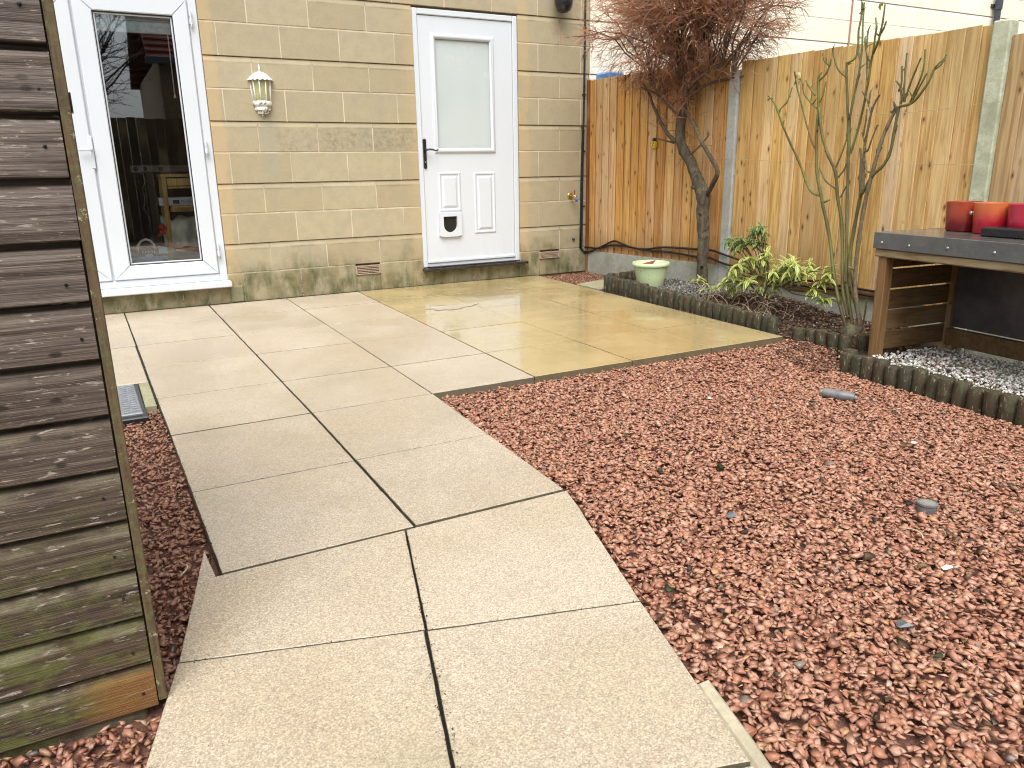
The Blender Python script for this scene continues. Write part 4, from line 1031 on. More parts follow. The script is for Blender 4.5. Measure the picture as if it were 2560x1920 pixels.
def pot_on(name, a, b, r0, r1, hh, mat, label, cat):
    c = BM @ Vector((a, b, .617)); t = thing(name, (c.x, c.y, .617), label=label, cat=cat, group='red pots on the log store')
    mb = MB(); mb.lathe([(0, 0), (r0 * .92, 0), (r0, .006), (r0 + (r1 - r0) * .5, hh * .5), (r1, hh - .006), (r1 + .001, hh), (r1 - .006, hh), (r1 - .01, hh - .02), (r0 - .008, .012), (0, .012)], (c.x, c.y, .6172), 32); add('pot_wall', mb, mat, t, smooth=50)
    mb = MB(); mb.lathe([(0, hh - .03), (r1 - .012, hh - .03)], (c.x, c.y, .6172), 20); add('compost', mb, SOIL, t)
    return t, c
RP1 = m_redpot('dark red glaze', (.36, .055, .025), (.20, .012, .016), .63, .74); RP2 = m_redpot('orange to red glaze', (.60, .15, .05), (.46, .018, .035), .67, .76); RP3 = m_redpot('crimson glaze', (.46, .018, .055), (.25, .012, .02), .62, .7)
t, c = pot_on('glazed_pot', .168, .39, .078, .089, .152, RP1, 'dark red glazed pot with a metal stud, leftmost on the log store', 'pot')
q = Vector((c.x, c.y, .617 + .098)) + (Vector((-.80, -.60, 0))) * .086 + Vector((.2, -.98, 0)) * .028; mb = MB(); mb.lathe([(0, -.011), (.008, -.008), (.011, 0), (.008, .008), (0, .011)], q, 12); add('stud', mb, GALV, t, smooth=True)
pot_on('glazed_pot', .352, .36, .082, .090, .152, RP2, 'orange to red glazed pot in the middle on the log store', 'pot')
pot_on('glazed_pot', .535, .36, .082, .090, .152, RP3, 'crimson glazed pot at the right edge on the log store', 'pot')
tr = thing('black_tray', tuple(BM @ Vector((.50, .2, .617))), label='shallow black plastic tray in front of the crimson pot', cat='tray')
V = _cverts((.435, .17, .6175), (.66, .27, .662), .006); V = np.array([BM @ Vector(p) for p in V]); mb = MB(); mb.raw(V, _face_out(V, _CF)); add('tray_body', mb, BLACKPL, tr)

# ================================================================== SHED
sh = thing('garden_shed', (-2.95, -4.2, -.1), label='weathered overlapping plank shed close by on the left, unseen top built low for light', cat='shed')
YS = -4.79  # unseen height and depth kept small so the shed shades the path less
k = -1; z = -.0125
BH = .0985
for i in range(15):
    z0 = -.0125 + i * BH; z1 = z0 + BH
    jx = random.uniform(-.0012, .0012); d = random.uniform(-.0015, .0015)
    # overlapping cladding: full thickness face, splayed lip tucked under the board above
    prof = [(YS + .022, z0), (YS - .004 + d, z0), (YS - .006 + d, z0 + .002), (YS - .006 + d, z0 + .069), (YS - .0045 + d, z0 + .073), (YS + .001 + d, z0 + .083), (YS + .003 + d, z1 - .013), (YS + .0175 + d, z1 - .010), (YS + .018 + d, z1 + .006), (YS + .022, z1 + .006)]
    mb = MB(); mb.extrude_x(prof, -4.3, -2.5095 + jx); add('plank', mb, SHED, sh)
for i in range(15):
    if random.random() < .75:
        z0 = -.0125 + i * BH + random.uniform(.02, .055); x = -2.53 - random.uniform(0, .012)
        mb = MB(); mb.lathe([(0, .002), (.0022, .0018), (.003, .0)], (x, YS - .0062, z0), 8, M=RX); add('nail', mb, DARKBRONZE, sh)
mb = MB(); mb.box(-2.507, -2.4915, YS - .008, YS + .04, -.002, 1.47, .0015); add('corner_trim', mb, TRIM, sh)
mb = MB(); mb.box(-4.3, -2.5075, YS + .024, YS + .03, -.01, 1.47, .001); mb.box(-2.512, -2.5075, YS + .031, -4.25, -.01, 1.47, .001); mb.box(-4.3, -4.29, YS + .031, -4.25, -.01, 1.47, .001); mb.box(-4.28, -2.514, -4.262, -4.25, -.01, 1.47, .001); add('shell', mb, TRIM, sh)
mb = MB(); mb.box(-4.3, -2.530, YS + .010, YS + .06, -.13, -.016, .004); add('bearer', mb, SHED, sh)
mb = MB(); mb.box(-4.36, -2.49, YS - .03, -4.22, 1.47, 1.50, .004); add('roof', mb, FELT, sh)  # unseen roof, set low to keep its shade off the slabs
mb = MB(); mb.box(-2.4915, -2.4885, YS - .003, YS + .03, 1.07, 1.10, .001); add('catch', mb, DARKBRONZE, sh)

# ================================================================== DRAIN COVER
dc = thing('drain_cover', (-2.51, -2.53, -.05), label='grey plastic drain cover with raised treads in a black frame beside the shed', cat='drain cover')
mb = MB(); mb.prism([(-2.70, -2.235), (-2.408, -2.235), (-2.398, -2.815), (-2.70, -2.815)], -.09, -.004, .004); add('frame', mb, BLACKFR, dc)
mb = MB(); mb.prism([(-2.69, -2.25), (-2.425, -2.25), (-2.415, -2.775), (-2.69, -2.775)], -.03, .006, .004); add('lid', mb, GREYCAST, dc)
for cxx in (-2.442, -2.474, -2.51, -2.55, -2.59, -2.63, -2.67):
    for r in range(13):
        y = -2.28 - r * .0375 - (.018 if int((cxx + 3) * 30) % 2 else 0)
        if y < -2.755: continue
        mb = MB(); mb.box(cxx - .012, cxx + .012, y - .005, y + .005, .0055, .0095, .0015); add('tread', mb, GREYCAST, dc)
# ================================================================== LOOSE STONE
def chip_protos(n, npts, flat, seed):
    r = np.random.default_rng(seed); out = []
    for _ in range(n):
        bm = bmesh.new(); P = r.normal(size=(npts, 3)); P /= np.linalg.norm(P, axis=1)[:, None]
        P *= r.uniform(.75, 1.0, (npts, 1)); P *= np.array([1.0, r.uniform(.62, .85), flat * r.uniform(.75, 1.25)])
        for p in P: bm.verts.new(p)
        bmesh.ops.convex_hull(bm, input=bm.verts)
        bm.verts.ensure_lookup_table()
        used = [v for v in bm.verts if v.link_faces]; ix = {v: i for i, v in enumerate(used)}
        V = np.array([v.co[:] for v in used]); F = []
        for f in bm.faces:
            q = [ix[v] for v in f.verts]
            for k in range(1, len(q) - 1): F.append((q[0], q[k], q[k + 1]))
        F = _face_out(V, F); out.append((V, np.array(F))); bm.free()
    return out
def in_poly(x, y, poly):
    c = np.zeros(len(x), bool); n = len(poly)
    for i in range(n):
        (x0, y0), (x1, y1) = poly[i], poly[(i + 1) % n]
        m = ((y0 > y) != (y1 > y)) & (x < (x1 - x0) * (y - y0) / (y1 - y0 + 1e-12) + x0); c ^= m
    return c
def scatter(name, polys, dens, size, zf, layer, protos, palette, weights, mat, tilt=.45, kind='stuff', excl=(), seed=1, **kw):
    """thousands of separate little stones in one mesh; colour per stone in the attribute Col"""
    r = np.random.default_rng(seed); Vs, Fs, Cs = [], [], []; off = 0
    for poly in polys:
        P = np.array(poly); lo, hi = P.min(0), P.max(0); n = int(dens * (hi[0] - lo[0]) * (hi[1] - lo[1]))
        x = r.uniform(lo[0], hi[0], n); y = r.uniform(lo[1], hi[1], n); ok = in_poly(x, y, poly)
        for ex in excl: ok &= ~in_poly(x, y, ex)
        x, y = x[ok], y[ok]; n = len(x); z = np.array([zf(a, b) for a, b in zip(x, y)]) + r.uniform(-layer, layer * .35, n)
        s = size[0] + (size[1] - size[0]) * r.beta(1.6, 2.6, n)
        yaw = r.uniform(0, 2 * PI, n); tx = r.normal(0, tilt, n); ty = r.normal(0, tilt, n); pick = r.integers(0, len(protos), n)
        pal = np.array(palette); ci = r.choice(len(pal), n, p=np.array(weights) / sum(weights)); col = pal[ci] * r.uniform(.84, 1.16, (n, 1))
        for k, (V, F) in enumerate(protos):
            m = np.where(pick == k)[0]
            if not len(m): continue
            ca, sa = np.cos(yaw[m]), np.sin(yaw[m]); cx_, sx_ = np.cos(tx[m]), np.sin(tx[m]); cy_, sy_ = np.cos(ty[m]), np.sin(ty[m])
            A = V[None] * s[m][:, None, None] * .5
            X, Y, Z = A[..., 0], A[..., 1], A[..., 2]
            Y, Z = Y * cx_[:, None] - Z * sx_[:, None], Y * sx_[:, None] + Z * cx_[:, None]
            X, Z = X * cy_[:, None] + Z * sy_[:, None], -X * sy_[:, None] + Z * cy_[:, None]
            X, Y = X * ca[:, None] - Y * sa[:, None], X * sa[:, None] + Y * ca[:, None]
            W = np.stack([X + x[m][:, None], Y + y[m][:, None], Z + z[m][:, None]], -1)
            nv = V.shape[0]; idx = off + np.arange(len(m))[:, None, None] * nv + F[None]
            Vs.append(W.reshape(-1, 3)); Fs.append(idx.reshape(-1, 3)); Cs.append(np.repeat(col[m], nv, 0)); off += len(m) * nv
    V = np.concatenate(Vs); F = np.concatenate(Fs); C = np.concatenate(Cs)
    org = V.mean(0); me = bpy.data.meshes.new(name); me.vertices.add(len(V)); me.vertices.foreach_set('co', (V - org).astype(np.float32).ravel())
    me.loops.add(F.size); me.loops.foreach_set('vertex_index', F.astype(np.int32).ravel())
    me.polygons.add(len(F)); me.polygons.foreach_set('loop_start', np.arange(0, F.size, 3, dtype=np.int32))
    me.update(calc_edges=True); me.validate()
    at = me.color_attributes.new('Col', 'FLOAT_COLOR', 'POINT'); at.data.foreach_set('color', np.concatenate([np.clip(C, 0, 1), np.ones((len(C), 1))], 1).astype(np.float32).ravel())
    me.materials.append(mat); o = bpy.data.objects.new(name, me); COL.objects.link(o); o.location = org; WL[o.name] = tuple(org)
    return tag(o, kind=kind, **kw)
CHIPS = chip_protos(18, 9, .34, 3)
RED = [(.435, .224, .146), (.40, .188, .118), (.475, .264, .180), (.355, .152, .090), (.42, .228, .124), (.285, .118, .072), (.20, .165, .135), (.46, .33, .24)]
RW = [5, 5, 4, 4, 2, 1.2, .2, .15]
gzt = lambda x, y: ground_z(x, y) + .012
main = [(-1.25, -3.13), (1.02, -3.08), (1.10, -3.16), (1.17, -3.34), (.97, -3.56), (.87, -3.70), (.85, -4.1), (.80, -4.5), (.72, -5.2), (.30, -6.3), (-1.9, -6.4), (-1.70, -5.72), (-1.47, -4.97), (-1.30, -4.45), (-1.27, -4.33)]
KP = [(-1.58, -5.25), (-1.53, -5.25), (-1.60, -5.5), (-1.69, -5.80), (-1.73, -5.80)]
o = scatter('red_gravel', [main], 8600, (.015, .052), gzt, .012, CHIPS, RED, RW, CHIP, .27, excl=[KP], seed=5, label='wide bed of angular wet red stone chippings right of the path')
strip = [(-2.62, -2.82), (-2.345, -2.66), (-2.335, -4.2), (-2.36, -4.25), (-2.47, -4.70), (-2.61, -5.19), (-2.75, -5.7), (-3.3, -5.6), (-3.0, -4.77), (-2.51, -4.74), (-2.51, -4.0)]
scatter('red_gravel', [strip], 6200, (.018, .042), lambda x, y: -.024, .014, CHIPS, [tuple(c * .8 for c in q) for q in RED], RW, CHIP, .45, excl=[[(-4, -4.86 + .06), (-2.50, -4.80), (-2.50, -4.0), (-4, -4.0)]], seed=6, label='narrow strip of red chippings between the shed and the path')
corner = [(1.165, -.02), (1.74, -.02), (1.84, -.78), (1.52, -.74), (1.50, -.55), (1.17, -.66)]
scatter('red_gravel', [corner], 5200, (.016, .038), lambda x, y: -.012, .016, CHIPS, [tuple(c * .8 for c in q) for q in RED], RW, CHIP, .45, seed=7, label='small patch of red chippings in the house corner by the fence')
# bed surfaces
mb = MB(); V = []; xs = np.linspace(0, 1, 14); ys = np.linspace(-.98, -3.55, 26)
def bedz(x, y): 
    t = max(0, min(1, (-1.9 - y) / 1.0)); return .035 - .115 * t * t * (3 - 2 * t)
for y in ys:
    xa = 1.215 - .17 * min(1, (-1.0 - y) / 2.05) + (.1 if y < -3.1 else 0); xb = 1.73 - y * .1405
    for u in xs: V.append((xa + (xb - xa) * u, y, bedz(0, y)))
n = len(xs); mb.raw(V, [(j * n + i + 1, j * n + i, (j + 1) * n + i, (j + 1) * n + i + 1) for j in range(len(ys) - 1) for i in range(n - 1)]); add('planting_bed', mb, SOIL, smooth=True, kind='structure', label='narrow planting bed along the fence')
bed1 = [(1.20, -1.04), (1.84, -1.0), (1.97, -2.05), (1.14, -2.05)]; bed2 = [(1.15, -1.95), (1.97, -1.95), (2.18, -3.35), (1.55, -3.55), (1.25, -3.35), (1.12, -3.05)]
GREYST = [(.34, .34, .33), (.26, .26, .25), (.45, .45, .43), (.15, .14, .12), (.20, .17, .12)]
scatter('grey_stones', [bed1], 5200, (.012, .028), lambda x, y: bedz(x, y) + .008, .012, CHIPS, GREYST, [4, 4, 2.5, 3, 2], PEBBLE, .5, seed=8, label='small grey stones covering the bed by the green pot')
LEAFY = chip_protos(10, 9, .10, 9)
LIT = [(.16, .085, .045), (.10, .055, .03), (.24, .15, .085), (.32, .23, .15), (.06, .04, .025), (.20, .10, .07), (.40, .33, .25)]
scatter('leaf_litter', [bed2], 3400, (.018, .055), lambda x, y: bedz(x, y) + .012, .014, LEAFY, LIT, [4, 4, 3, 2, 3, 2, 1], LITTER, .45, seed=9, label='brown bark and dead leaves under the shrub and the rose')
tr_ = [(1.05, -3.14), (1.16, -3.30), (1.26, -3.46), (1.06, -3.58), (.92, -3.64), (.72, -3.55), (.78, -3.28)]
scatter('leaf_litter', [tr_], 2600, (.018, .045), lambda x, y: gzt(x, y) + .012, .010, LEAFY, LIT + [(.33, .13, .10)], [4, 3, 3, 2, 2, 2, 1, 3], LITTER, .45, seed=10, label='fallen litter on the gravel by the curved logs')
PEB = chip_protos(10, 14, .62, 12)
inner = [tuple((BM @ Vector(p))[:2]) for p in ((-.02, .05, 0), (W_ + .02, .05, 0), (W_ + .02, .58, 0), (-.02, .58, 0))] 
front = [(1.10, -3.60), (.95, -3.66), (.935, -4.1), (.89, -4.5), (.83, -5.0), (1.3, -5.0), (1.75, -4.4), (1.74, -3.62), (1.3, -3.57)]
WHT = [(.74, .72, .66), (.62, .60, .55), (.80, .78, .72), (.30, .29, .26), (.20, .17, .14), (.30, .13, .10)]
scatter('white_pebbles', [front], 4600, (.014, .034), lambda x, y: -.052 - .02 * max(0, (x - 1.15)), .014, PEB, WHT, [4, 4, 2, 2.5, 2, .7], PEBBLE, .5, seed=13, label='white and grey pebbles on the floor of the log store')
scatter('fallen_leaves', [main], 22, (.022, .05), lambda x, y: gzt(x, y) + .016, .002, LEAFY, [(.05, .06, .022), (.09, .055, .03), (.16, .11, .06), (.045, .035, .025)], [3, 3, 2, 2], LITTER, .25, seed=17, label='a few fallen dark leaves scattered on the red gravel')
# stray pale and dark stones and dry stalks on the red gravel: few, each its own thing
STRAY = simple('stray pale stone', (.60, .58, .52), .5, 0, .2, 40, .2); STRAYD = simple('stray dark slate', (.10, .11, .115), .35, 0, .2, 40, .2)
strays = [q for q in [(-.70, -5.22, 'pale', 'near the edging kerb'), (-.10, -5.55, 'pale', 'towards the bottom right corner'), (.15, -4.55, 'pale', 'right of the gravel middle'), (-.15, -3.75, 'pale', 'in front of the golden slabs'), (-2.515, -4.93, 'pale', 'beside the foot of the shed'),
          (-.95, -4.72, 'dark', 'near the path bend'), (-.35, -4.30, 'dark', 'in the gravel middle'), (-1.02, -5.33, 'dark', 'beside the edging kerb'), (.22, -4.98, 'dark', 'near the ground light')] if q[2] == 'pale' or q[0] < -.9]
for i, (x, y, kd_, where) in enumerate(strays):
    V, F = CHIPS[i % len(CHIPS)]; s = .02 if kd_ == 'pale' else .027; mb = MB(); zz = ground_z(x, y) + .024 if x > -2 else -.018
    mb.raw([(x + p[0] * s, y + p[1] * s, zz + p[2] * s) for p in V], [tuple(f) for f in F]); add('stray_stone', mb, STRAY if kd_ == 'pale' else STRAYD, label='stray %s stone lying on the red gravel %s' % (kd_, where), cat='stone', group='stray stones on the red gravel')
STALK = simple('dry stalk', (.50, .40, .26), .7)
for x, y, a, L, where in ((-.62, -5.10, .6, .07, 'near the path'), (-.05, -5.35, 1.9, .08, 'low on the right'), (.35, -4.62, 2.6, .09, 'towards the log store'), (-.55, -5.62, .2, .09, 'at the bottom edge'), (-2.42, -4.28, .4, .06, 'in the strip by the shed')):
    z = ground_z(x, y) + .03 if x > -2 else -.016
    P = [(x + math.cos(a + .9 * t) * L * t, y + math.sin(a + .9 * t) * L * t, z + .006 * math.sin(PI * t)) for t in np.linspace(0, 1, 7)]
    mb = MB(); mb.tube(P, [.0022] * 6 + [.001], 5); add('dry_stalk', mb, STALK, smooth=True, label='curved dry stalk lying on red gravel %s' % where, cat='stalk', group='dry stalks on the gravel')
# crumbs of moss and grit along the open joints
def strip_poly(P, w):
    P = [Vector(p) for p in P]; L, R_ = [], []
    for i, p in enumerate(P):
        d = (P[min(i + 1, len(P) - 1)] - P[max(i - 1, 0)]).normalized(); n = Vector((-d.y, d.x)); L.append(tuple(p + n * w)); R_.append(tuple(p - n * w))
    return L + R_[::-1]
J_ = [strip_poly(q, w) for q, w in (([(-1.79, -.3), (-1.792, -3.14), (-1.80, -4.34)], .011), ([(-1.833, -4.36), (-1.968, -4.838), (-2.107, -5.325), (-2.24, -5.8)], .013), ([(-1.49, -4.98), (-1.966, -4.838), (-2.462, -4.69)], .006),
      ([(-2.34, -3.145), (-1.79, -3.145), (-1.25, -3.145)], .0045), ([(-2.33, -3.767), (-1.80, -3.767), (-1.28, -3.767)], .0045), ([(-2.34, -4.354), (-1.83, -4.354), (-1.3, -4.354)], .0045), ([(-1.225, -1.9), (-1.243, -3.14)], .006), ([(-2.37, -.2), (-2.342, -3.1), (-2.33, -4.3)], .011), ([(-1.79, -2.565), (-.65, -2.565)], .006), ([(-2.36, -1.9), (-1.2, -1.9)], .006), ([(-2.37, -1.295), (.5, -1.295)], .005), ([(-.6, -1.905), (1.06, -1.905)], .005), ([(-.65, -2.565), (1.0, -2.565)], .005), ([(-2.37, -.615), (1.1, -.615)], .005), ([(-2.35, -2.565), (-1.8, -2.565)], .006))]
scatter('joint_moss', J_, 5200, (.003, .0085), lambda x, y: .0005, .003, CHIPS, [(.030, .028, .018), (.045, .045, .022), (.07, .06, .045), (.13, .12, .10)], [4, 3, 2, .6], LITTER, .5, seed=31, label='dark moss and grit along the open slab joints')
# solar lights
sl = thing('solar_light', (.45, -3.96, -.10), label='fallen grey cylindrical solar light lying on the red gravel', cat='solar light')
a = Vector((.418, -3.905, ground_z(.43, -3.92) + .034)); b = Vector((.482, -4.025, ground_z(.47, -4.0) + .030)); d = (b - a).normalized()
mb = MB(); mb.tube([a, a + d * .008, b - d * .01, b], [.021, .0235, .0235, .020], 16); add('barrel', mb, SOLAR, sl, smooth=40)
mb = MB(); mb.tube([a - d * .018, a], [.008, .014], 10); add('stake_socket', mb, CLEAR, sl, smooth=True)
mb = MB(); mb.tube([b, b + d * .014], [.012, .008], 10); add('lens', mb, CLEAR, sl, smooth=True)
gl = thing('ground_light', (-.393, -4.961, -.08), label='small round metal ground light half sunk in the red gravel', cat='ground light')
gz = ground_z(-.393, -4.961)
mb = MB(); mb.lathe([(.028, -.02), (.028, .028), (.030, .030), (.030, .036), (.024, .038)], (-.393, -4.961, gz), 20); add('housing', mb, SOLAR, gl, smooth=40)
mb = MB(); mb.lathe([(.024, .037), (.012, .042), (0, .043)], (-.393, -4.961, gz), 20); add('lens', mb, CLEAR, gl, smooth=True)
mb = MB(); mb.box(-.445, -.418, -4.935, -4.925, gz + .024, gz + .032, .002); add('clip', mb, BLACKPL, gl)
# thin sheet of rainwater lying in a dip of the golden slabs
mb = MB(); n = 40; cxw, cyw = -.25, -1.13; V = [(cxw, cyw, .0034)]
for k in range(n):
    a = 2 * PI * k / n; rr = 1 + .16 * math.sin(3 * a + 1) + .10 * math.sin(7 * a) + .06 * math.sin(13 * a); V.append((cxw + .19 * rr * math.cos(a), cyw + .10 * rr * math.sin(a), .0030))
mb.raw(V, [(0, 1 + k, 1 + (k + 1) % n) for k in range(n)])
hw = H('rain puddle'); hw.b.inputs['Base Color'].default_value = (.36, .28, .14, 1); hw.b.inputs['Roughness'].default_value = .02
hw.set(Normal=hw.bump(hw.noise(9, 2, .5, hw.pos()), .02, .01)); add('puddle', mb, hw.m, kind='structure', label='thin rain puddle on the golden slabs')
# measured branch lines (metres)
TREE = [
 [(1.794, -1.539, 0.04), (1.793, -1.537, 0.215), (1.793, -1.532, 0.439), (1.79, -1.511, 0.615), (1.79, -1.513, 0.731)] ,
 [(1.79, -1.513, 0.731), (1.781, -1.448, 0.86), (1.769, -1.363, 1.005), (1.757, -1.28, 1.108), (1.752, -1.244, 1.224), (1.754, -1.258, 1.323), (1.757, -1.28, 1.434), (1.758, -1.287, 1.545)] ,
 [(1.758, -1.287, 1.545), (1.77, -1.373, 1.606), (1.79, -1.513, 1.673), (1.807, -1.633, 1.699)] ,
 [(1.758, -1.287, 1.545), (1.753, -1.25, 1.631), (1.748, -1.215, 1.745), (1.75, -1.227, 1.866)] ,
 [(1.794, -1.54, 0.746), (1.806, -1.626, 0.825), (1.816, -1.698, 0.93), (1.807, -1.637, 1.042), (1.794, -1.54, 1.156), (1.784, -1.469, 1.256), (1.767, -1.351, 1.36), (1.756, -1.271, 1.435)] ,
 [(1.75, -1.228, 1.167), (1.743, -1.177, 1.191), (1.729, -1.081, 1.319), (1.72, -1.013, 1.453), (1.716, -0.988, 1.542), (1.707, -0.921, 1.649)] ,
 [(1.754, -1.258, 1.323), (1.739, -1.154, 1.443), (1.728, -1.069, 1.535), (1.71, -0.945, 1.589)] ,
 [(1.761, -1.306, 1.488), (1.781, -1.448, 1.572), (1.801, -1.589, 1.599), (1.82, -1.724, 1.612)] ,
 [(1.744, -1.189, 1.154), (1.733, -1.108, 1.172), (1.72, -1.015, 1.193)] ,
 [(1.77, -1.369, 1.062), (1.782, -1.458, 1.145), (1.789, -1.509, 1.212)] ,]
ROSE = [
 [(1.701, -3.008, -0.045), (1.692, -2.943, 0.09), (1.681, -2.868, 0.265), (1.671, -2.794, 0.52), (1.663, -2.74, 0.7), (1.661, -2.722, 0.774), (1.655, -2.681, 0.919), (1.652, -2.66, 1.084), (1.651, -2.651, 1.213), (1.651, -2.651, 1.322), (1.649, -2.635, 1.437), (1.648, -2.632, 1.506)] ,
 [(1.705, -3.036, -0.041), (1.694, -2.957, 0.161), (1.689, -2.921, 0.314), (1.68, -2.856, 0.598), (1.674, -2.815, 0.762), (1.671, -2.791, 0.919), (1.665, -2.748, 1.016), (1.658, -2.704, 1.127), (1.654, -2.675, 1.225), (1.652, -2.656, 1.309), (1.649, -2.64, 1.316)] ,
 [(1.707, -3.05, -0.038), (1.696, -2.971, 0.23), (1.694, -2.955, 0.317), (1.684, -2.887, 0.631), (1.682, -2.87, 0.789), (1.679, -2.853, 0.982), (1.677, -2.835, 1.172), (1.674, -2.815, 1.36), (1.672, -2.8, 1.495), (1.671, -2.795, 1.574)] ,
 [(1.714, -3.098, -0.024), (1.707, -3.048, 0.171), (1.704, -3.028, 0.324), (1.705, -3.037, 0.586), (1.708, -3.06, 0.76), (1.711, -3.079, 0.855), (1.715, -3.104, 0.978), (1.718, -3.128, 1.099), (1.723, -3.164, 1.216), (1.728, -3.196, 1.284)] ,
 [(1.716, -3.111, -0.022), (1.700, -3.00, 0.25), (1.695, -2.966, 0.425), (1.697, -2.976, 0.635), (1.701, -3.004, 0.779), (1.704, -3.031, 0.804), (1.713, -3.094, 0.898), (1.722, -3.157, 0.965), (1.726, -3.185, 1.049), (1.727, -3.194, 1.179), (1.729, -3.203, 1.277)] ,
 [(1.701, -3.004, 0.779), (1.699, -2.991, 0.804), (1.694, -2.959, 0.993), (1.691, -2.934, 1.062)] ,
 [(1.703, -3.023, 0.817), (1.701, -3.005, 0.949), (1.699, -2.991, 1.042), (1.699, -2.992, 1.092), (1.702, -3.012, 1.176), (1.704, -3.031, 1.265), (1.708, -3.057, 1.317), (1.712, -3.085, 1.356)] ,
 [(1.661, -2.722, 0.774), (1.652, -2.659, 0.793), (1.645, -2.606, 0.866), (1.638, -2.556, 0.981), (1.631, -2.505, 1.102), (1.624, -2.462, 1.223), (1.621, -2.435, 1.304), (1.617, -2.41, 1.365), (1.611, -2.366, 1.408)] ,
 [(1.621, -2.435, 1.307), (1.626, -2.476, 1.367), (1.629, -2.492, 1.449)] ,
 [(1.653, -2.667, 1.051), (1.647, -2.619, 1.118), (1.639, -2.568, 1.25), (1.635, -2.534, 1.369), (1.631, -2.508, 1.473), (1.629, -2.498, 1.544)] ,
 [(1.649, -2.637, 1.316), (1.642, -2.588, 1.358), (1.637, -2.548, 1.412), (1.635, -2.539, 1.471)] ,
 [(1.65, -2.642, 1.335), (1.654, -2.674, 1.383), (1.656, -2.687, 1.469)] ,
 [(1.646, -2.618, 1.394), (1.641, -2.579, 1.442), (1.637, -2.552, 1.488)] ,
 [(1.65, -2.642, 1.483), (1.655, -2.682, 1.513), (1.659, -2.705, 1.566), (1.659, -2.709, 1.596)] ,
 [(1.659, -2.706, 1.56), (1.653, -2.667, 1.589), (1.65, -2.647, 1.64)] ,
 [(1.672, -2.798, 1.489), (1.666, -2.758, 1.53), (1.662, -2.731, 1.594), (1.66, -2.714, 1.65)] ,
 [(1.671, -2.796, 1.568), (1.677, -2.834, 1.594), (1.678, -2.844, 1.658), (1.677, -2.838, 1.741), (1.678, -2.844, 1.81), (1.678, -2.843, 1.902)] ,
 [(1.68, -2.856, 1.014), (1.677, -2.839, 1.235), (1.679, -2.85, 1.387), (1.681, -2.864, 1.507), (1.681, -2.866, 1.578), (1.681, -2.866, 1.667), (1.68, -2.858, 1.773), (1.679, -2.853, 1.9)] ,
 [(1.681, -2.867, 1.572), (1.679, -2.847, 1.628), (1.678, -2.842, 1.705)] ,
 [(1.681, -2.861, 1.033), (1.685, -2.895, 1.17), (1.689, -2.921, 1.297), (1.692, -2.946, 1.433), (1.694, -2.958, 1.556), (1.696, -2.971, 1.613), (1.697, -2.975, 1.687), (1.697, -2.982, 1.743), (1.694, -2.957, 1.793)] ,
 [(1.696, -2.973, 1.601), (1.703, -3.018, 1.647), (1.705, -3.037, 1.701), (1.707, -3.048, 1.767), (1.707, -3.051, 1.845)] ,
 [(1.705, -3.035, 1.69), (1.709, -3.06, 1.715), (1.711, -3.075, 1.752)] ,
 [(1.692, -2.945, 1.439), (1.689, -2.922, 1.495), (1.687, -2.908, 1.591), (1.684, -2.889, 1.646)] ,
 [(1.693, -2.952, 1.557), (1.689, -2.922, 1.583), (1.684, -2.888, 1.652), (1.683, -2.879, 1.7)] ,
 [(1.686, -2.899, 1.639), (1.685, -2.895, 1.71), (1.686, -2.897, 1.744)] ,
 [(1.67, -2.789, 0.945), (1.674, -2.817, 1.047), (1.677, -2.835, 1.141)] ,
 [(1.673, -2.806, 0.886), (1.677, -2.836, 0.938), (1.679, -2.851, 0.995)] ,
 [(1.672, -2.798, 0.821), (1.664, -2.742, 0.867), (1.657, -2.696, 0.952)] ,
 [(1.676, -2.83, 0.762), (1.68, -2.855, 0.828)] ,
 [(1.729, -3.206, 1.283), (1.741, -3.289, 1.294), (1.749, -3.347, 1.341), (1.754, -3.385, 1.404), (1.757, -3.404, 1.468), (1.761, -3.437, 1.513)] ,
 [(1.756, -3.4, 1.457), (1.76, -3.43, 1.487), (1.762, -3.44, 1.528)] ,
 [(1.73, -3.21, 1.294), (1.73, -3.211, 1.34), (1.727, -3.191, 1.399), (1.724, -3.17, 1.424)] ,
 [(1.731, -3.221, 1.305), (1.731, -3.223, 1.362), (1.73, -3.216, 1.471), (1.73, -3.213, 1.566)] ,
 [(1.733, -3.233, 1.304), (1.736, -3.254, 1.382), (1.74, -3.285, 1.458), (1.745, -3.317, 1.527)] ,
 [(1.739, -3.276, 1.301), (1.743, -3.309, 1.366), (1.748, -3.343, 1.458), (1.748, -3.34, 1.567)] ,
 [(1.74, -3.288, 1.3), (1.746, -3.326, 1.365), (1.752, -3.368, 1.444)] ,
 [(1.727, -3.189, 1.365), (1.728, -3.202, 1.41), (1.727, -3.194, 1.501)] ,
 [(1.699, -2.992, 1.085), (1.694, -2.954, 1.13), (1.691, -2.937, 1.155)] ,
 [(1.693, -2.953, 1.136), (1.696, -2.97, 1.227), (1.695, -2.963, 1.288)] ,
 [(1.703, -3.024, 1.266), (1.697, -2.978, 1.323), (1.691, -2.934, 1.362), (1.686, -2.9, 1.395)] ,
 [(1.698, -2.987, 1.304), (1.699, -2.991, 1.382)] ,
 [(1.7, -2.997, 1.042), (1.705, -3.037, 1.047), (1.709, -3.062, 1.113), (1.713, -3.092, 1.19)] ,
 [(1.702, -3.016, 0.992), (1.706, -3.044, 0.93), (1.713, -3.091, 0.917)] ,
 [(1.726, -3.182, 1.279), (1.723, -3.166, 1.251), (1.723, -3.162, 1.263)] ,
 [(1.716, -3.111, -0.022), (1.717, -3.123, 0.061), (1.718, -3.127, 0.141)] ,
 [(1.705, -3.035, -0.034), (1.702, -3.014, 0.073), (1.7, -2.998, 0.138)] ,]
